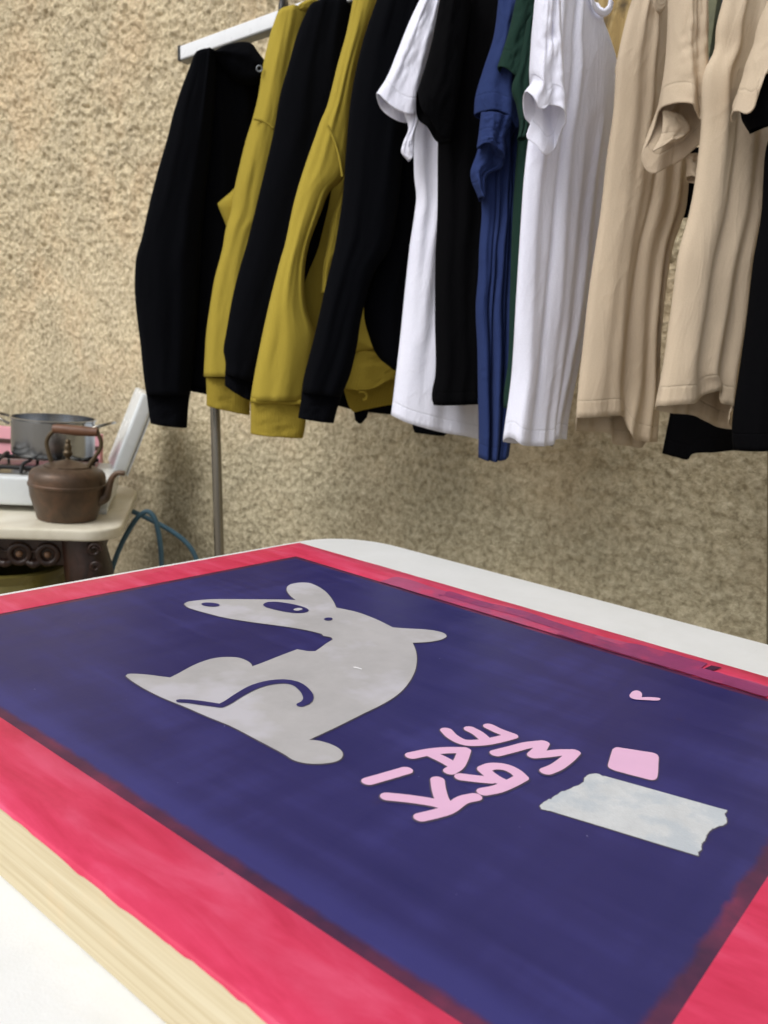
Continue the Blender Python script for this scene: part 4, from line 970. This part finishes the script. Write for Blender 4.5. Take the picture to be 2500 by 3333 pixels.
# olive glazed pot under the table
pc = on_z((60, 1990), .0); pc = CAM+(pc-CAM)*((np.dot(o_+ay*.3-CAM, FH))/np.dot(pc-CAM, FH)); pc[2] = 0
pcx = o_+ax*(wtop-.30)+ay*.19; pcx[2] = 0
M['olive'] = plain('olive_glaze', lin(122, 112, 58), .3, 0, .35, 14, .2, 60, .5)
op = lathe('glazed_jar', [(.0, .002), (.12, .002), (.155, .06), (.178, .16), (.172, .27), (.150, .345), (.158, .368), (.146, .371), (.138, .345), (.15, .27), (.0, .2)], pcx, M['olive'])
tag(op, 'olive green glazed jar standing under the marble topped table', 'jar')
bowp = pcx+np.array([0, 0, .374])-ay*.145-ax*.04
rb = tube('ribbon', [bowp-ax*.08+np.array([0, 0, .0]), bowp-ax*.03+np.array([0, 0, .022]), bowp+ax*.02+np.array([0, 0, .0]), bowp+ax*.045+np.array([0, 0, .02]), bowp+ax*.03+np.array([0, 0, -.01])], [.008, .012, .007, .012, .006], plain('green_ribbon', lin(128, 170, 96), .6), None)
tag(rb, 'pale green ribbon tied on top of the olive glazed jar', 'ribbon')

# stove
Sf = on_z((0, 1664), KZ); Sr = on_z((354, 1676), KZ)
sx = Sr-Sf; sx[2] = 0; sx /= np.linalg.norm(sx); sy = np.array([-sx[1], sx[0], 0.0])
if np.dot(sy, FH) < 0: sy = -sy
so = Sr-sx*.50; so[2] = KZ
stove = thing('camping_stove', 'white enamelled camping stove with black grate and raised lid on the marble table', 'stove', tuple(so+sx*.25+sy*.15))
M['enamel'] = plain('white_enamel', (.76, .80, .82, 1), .25, 0, .05, 12, .03, 100, .5)
M['grate'] = plain('black_cast_grate', lin(26, 26, 28), .55)
box('body', so+np.array([0, 0, .016]), sx*.50, sy*.30, np.array([0, 0, .072]), M['enamel'], stove, .008, 3)
for fx in (.0, .44):
    for fy in (.005, .24): box('foot', so+sx*(fx+.005)+sy*fy+np.array([0, 0, .0]), sx*.05, sy*.05, np.array([0, 0, .0165]), M['enamel'], stove, .003)
box('burner_tray', so+sx*.05+sy*.035+np.array([0, 0, .0885]), sx*.40, sy*.23, np.array([0, 0, .003]), M['chrome'], stove, .001)
gz = np.array([0, 0, .108])
for k in range(6):
    q = so+sx*(.06+.075*k)+sy*.03+gz
    tube('grate_bar', [q-gz*.15, q+sy*.004, q+sy*.12, q+sy*.236, q+sy*.24-gz*.15], .0045, M['grate'], stove, n=24, k=8)
for k in (0, 1): tube('grate_bar', [so+sx*.045+sy*(.05+.19*k)+gz-np.array([0, 0, .004]), so+sx*.45+sy*(.05+.19*k)+gz-np.array([0, 0, .004])], .005, M['grate'], stove, k=8)
# raised lid: a shallow tray leaning right, seen nearly edge on
pv = Plane(385, 2.30, 0)
la, lb_ = pv.at(Z7((800, 640))[0]), pv.at(Z7((1025, 62))[0])
lu = lb_-la; ll = np.linalg.norm(lu); lu /= ll
ldp = FH*.93-RH*.36; ldp /= np.linalg.norm(ldp); lth = np.cross(lu, ldp); lth /= np.linalg.norm(lth)
if np.dot(lth, RH) < 0: lth = -lth
box('lid', la, lu*ll, ldp*.24, lth*.040, M['enamel'], stove, .010, 4)
box('lid_rim', la+lth*.0415+lu*.006+ldp*.004, lu*(ll-.02), ldp*.225, lth*.004, M['enamel'], stove, .001)
hp_ = [pv.at(p) for p in Z7((790,640),(815,700),(850,690),(870,650))]
tube('hinge', [la+lu*.004+lth*.016-ldp*.004, la+lu*.004+lth*.016+ldp*.235], .010, M['enamel'], stove)
# hose
M['hose'] = plain('blue_rubber_hose', lin(74, 110, 130), .5, 0, .15, 30)
ph = Plane(500, 2.36, 0)
hose = thing('gas_hose', 'grey blue rubber gas hose looping down from the back of the stove', 'hose', tuple(ph.at((500, 1700))))
ph2 = Plane(500, 2.30, 0)
pts = [ph.at(p) for p in Z7((815,862),(880,884),(980,928),(1100,985),(1240,1062),(1340,1140),(1395,1215),(1425,1300),(1430,1420))]
end = pts[-1].copy()
back = [ph2.at(p) for p in Z7((1172,1420),(1165,1310),(1158,1180),(1140,1060),(1110,960),(1065,918),(1005,948),(930,1050),(850,1210),(800,1360),(770,1480))]
low = [end+np.array([0, 0, -.25])+(back[0]-end)*.2, (end+back[0])/2+np.array([0, 0, -.36]), back[0]+np.array([0, 0, -.22])]
tube('rubber_hose', pts+low+back, .0072, M['hose'], hose, n=220, k=12)
tube('fitting', [ph.at(p) for p in Z7((785,848),(840,872))], .0125, M['black_plastic'], hose, k=14)

# pot
pp = Plane(170, 2.29, 0)
pb = pp.at(Z7((385, 560))[0]); prad = np.linalg.norm(pp.at(Z7((665, 560))[0])-pp.at(Z7((105, 560))[0]))/2
potc = so+sx*.0; pcen = pb.copy(); pcen[2] = KZ+.1135
ph_ = .104
m, nt, b = newmat('brushed_steel'); b.inputs['Metallic'].default_value = 1; b.inputs['Base Color'].default_value = lin(172, 175, 180)
L(nt, ramp(nt, noise(nt, coords(nt, scale=(30, 30, 1)), 12, 4), (.3, (.16,)*3), (.7, (.26,)*3)), b.inputs['Roughness']); M['steel'] = m
pot = thing('cooking_pot', 'stainless steel cooking pot with wire handles on the stove behind the kettle', 'pot', tuple(pcen))
lathe('vessel', [(0, 0), (prad*.93, 0), (prad*.985, .006), (prad, .016), (prad, ph_-.006), (prad+.004, ph_-.003), (prad+.004, ph_), (prad-.002, ph_), (prad-.003, .02), (prad*.9, .008), (0, .008)], pcen, M['steel'], pot, 96)
for s in (-1, 1):
    hb = pcen+RH*prad*s*.985+np.array([0, 0, ph_-.022])
    tube('handle', [hb-FH*.035, hb+RH*s*.022-FH*.036+np.array([0, 0, .010]), hb+RH*s*.052-FH*.018+np.array([0, 0, .020]), hb+RH*s*.054+FH*.018+np.array([0, 0, .020]), hb+RH*s*.022+FH*.036+np.array([0, 0, .010]), hb+FH*.035], .0042, M['chrome'], pot, n=40, k=10)

# pink box with brown bands behind the pot
bp_ = Plane(150, 2.56, 0)
q0 = bp_.at((-80, 1400)); q1 = bp_.at((326, 1400)); wv = np.linalg.norm(q1-q0); 
pk = thing('pink_crate', 'pink crate with dark brown bands standing behind the steel pot', 'crate', tuple(np.array([q0[0], q0[1], KZ])+RH*wv/2))
M['pink_card'] = plain('pink_paint', lin(222, 158, 170), .6, 0, .08); M['brown_band'] = plain('brown_band', lin(70, 44, 36), .6)
zt = bp_.at((30, 1392))[2]; base_ = np.array([q0[0], q0[1], KZ+.001])
box('crate_body', base_, RH*wv, FH*.03, np.array([0, 0, zt-KZ]), M['pink_card'], pk, .004)
for y_ in (1436, 1487):
    zb_ = bp_.at((30, y_))[2]
    box('band', base_*np.array([1, 1, 0])-FH*.0045+RH*.002+np.array([0, 0, zb_-.006]), RH*(wv-.004), FH*.004, np.array([0, 0, .013]), M['brown_band'], pk, .0015)

# kettle
m, nt, b = newmat('tarnished_copper')
v = coords(nt)
sp2 = nt.nodes.new('ShaderNodeSeparateXYZ'); L(nt, v, sp2.inputs[0])
n1 = noise(nt, v, 16, 6, .65, .6); n2 = noise(nt, v, 70, 5, .6)
cop = ramp(nt, n1, (.3, lin(58, 46, 36)), (.5, lin(82, 64, 49)), (.72, lin(112, 82, 62)))
tar = ramp(nt, n2, (.3, lin(74, 60, 48)), (.7, lin(108, 90, 74)))
up_ = math_(nt, 'ADD', math_(nt, 'MULTIPLY', math_(nt, 'SUBTRACT', sp2.outputs[2], KZ+.115), 28), math_(nt, 'MULTIPLY', math_(nt, 'SUBTRACT', n1, .5), 2.2))
c = mix(nt, ramp(nt, up_, (.2, (0.1,)*3), (.7, (.9,)*3)), cop, tar)
L(nt, c, b.inputs['Base Color']); b.inputs['Metallic'].default_value = .35
L(nt, ramp(nt, n1, (.3, (.36,)*3), (.7, (.52,)*3)), b.inputs['Roughness']); bump(nt, b, n1, .3, .003); M['copper'] = m
M['brass'] = plain('old_brass', lin(94, 80, 60), .45, .6, .2, 30)
M['grip'] = plain('worn_wood_grip', lin(108, 72, 50), .5, 0, .25, 40)
kc = on_z(Z7((484, 1012))[0], KZ); kr_ = ray(Z7((484, 1012))[0]); kr_[2] = 0; kc = kc + kr_/np.linalg.norm(kr_)*.072; kc[2] = KZ
kd = np.dot(kc-CAM, FH); kpx = kd/F*1.02
kpl = Plane(Z7((490, 900))[0][0], kd, 0)
def kz(y): return kpl.at(Z7((490, y))[0])[2]-KZ
Z_ = lambda zp: zp*.452*kpx
kt = thing('copper_kettle', 'old tarnished copper kettle with wooden grip and gooseneck spout on the marble table', 'kettle', tuple(kc))
hband = Z_(1000-745)*.99
r_b, r_m = Z_(208), Z_(266)
prof = [(0, .0015), (r_b*.97, .0015), (r_b, .005), (r_b*1.06, hband*.25), (r_m*.955, hband*.68), (r_m*.985, hband*.95), (r_m*1.012, hband*.97), (r_m*1.015, hband*1.03), (r_m*.985, hband*1.06), (r_m*.985, hband*1.20), (r_m*.962, hband*1.31), (r_m*.90, hband*1.40), (r_m*.76, hband*1.475), (r_m*.62, hband*1.51), (r_m*.60, hband*1.512)]
lathe('body', prof, kc, M['copper'], kt, 96)
lz = hband*1.508
lid = lathe('lid', [(r_m*.615, lz-.002), (r_m*.615, lz+.003), (r_m*.5, lz+.006), (r_m*.3, lz+.011), (r_m*.12, lz+.015), (.006, lz+.017)], kc, M['copper'], kt, 64)
kk = lz+.015
lathe('knob', [(.006, kk), (.005, kk+.006), (.010, kk+.012), (.0115, kk+.019), (.008, kk+.025), (.0095, kk+.030), (.008, kk+.038), (.0055, kk+.041), (.0065, kk+.046), (.004, kk+.051), (0, kk+.052)], kc, M['brass'], lid, 24)
def kp(x, y): return kpl.at(Z7((x, y))[0])
tube('handle_strap', [kp(378,640), kp(376,590), kp(352,500), kp(336,425), kp(352,375), kp(395,330)], [.0062, .0052, .005, .005], M['brass'], kt, n=40, k=10)
tube('handle_strap', [kp(640,640), kp(645,585), kp(685,525), kp(722,465), kp(728,420), kp(712,370), kp(695,335)], [.0062, .0052, .005, .005], M['brass'], kt, n=40, k=10)
tube('grip', [kp(386,322), kp(420,322), kp(540,334), kp(660,344), kp(704,346)], [.0105, .0118, .0125, .0118, .0105], M['grip'], kt, n=30, k=18)
tube('spout', [kp(700,835), kp(757,815), kp(780,760), kp(796,705), kp(818,660), kp(852,640), kp(896,642)], [.018, .0145, .0108, .009, .0078, .0068, .0066, .0064], M['copper'], kt, n=50, k=18, caps=True)

# ================================================================== LIGHT, SKY, CAMERA
SUN_EL, SUN_AZ = 46, 168      # degrees; azimuth of where the light comes FROM, measured from +x towards +y
w = bpy.data.worlds.new('World'); scene.world = w; w.use_nodes = True
nt = w.node_tree; bg = nt.nodes['Background']
sky = nt.nodes.new('ShaderNodeTexSky'); sky.sky_type = 'NISHITA'; sky.sun_disc = False
sky.sun_elevation = math.radians(SUN_EL); sky.sun_rotation = math.radians(90-SUN_AZ); sky.air_density = 1.0; sky.dust_density = 4.0; sky.ozone_density = 1.0
hs = nt.nodes.new('ShaderNodeHueSaturation'); hs.inputs['Saturation'].default_value = .22
nt.links.new(sky.outputs[0], hs.inputs['Color']); nt.links.new(hs.outputs[0], bg.inputs['Color'])
bg.inputs['Strength'].default_value = .145
sl = bpy.data.lights.new('Sun', 'SUN'); sl.energy = 1.15; sl.angle = math.radians(32); sl.color = (1, .99, .98)
so_ = bpy.data.objects.new('Sun', sl); C.objects.link(so_)
az, el = math.radians(SUN_AZ), math.radians(SUN_EL)
dv = Vector((math.cos(az)*math.cos(el), math.sin(az)*math.cos(el), math.sin(el)))
so_.rotation_euler = dv.to_track_quat('Z', 'Y').to_euler(); so_.location = dv*6

cam = bpy.data.cameras.new('Camera'); co = bpy.data.objects.new('Camera', cam); C.objects.link(co)
mw = Matrix([[*R[0], CAM[0]], [*R[1], CAM[1]], [*R[2], CAM[2]], [0, 0, 0, 1]])
co.matrix_world = mw
cam.sensor_fit = 'VERTICAL'; cam.sensor_height = 36; cam.lens = F/3333*36
cam.clip_start = .02; cam.clip_end = 200
cam.dof.use_dof = True; cam.dof.focus_distance = .56; cam.dof.aperture_fstop = 16
scene.camera = co
scene.view_settings.view_transform = 'Standard'; scene.view_settings.look = 'None'
scene.view_settings.exposure = 0.0; scene.view_settings.gamma = 1
try:
    scene.cycles.use_denoising = True; scene.cycles.denoiser = 'OPENIMAGEDENOISE'
except Exception: pass
scene.cycles.max_bounces = 8
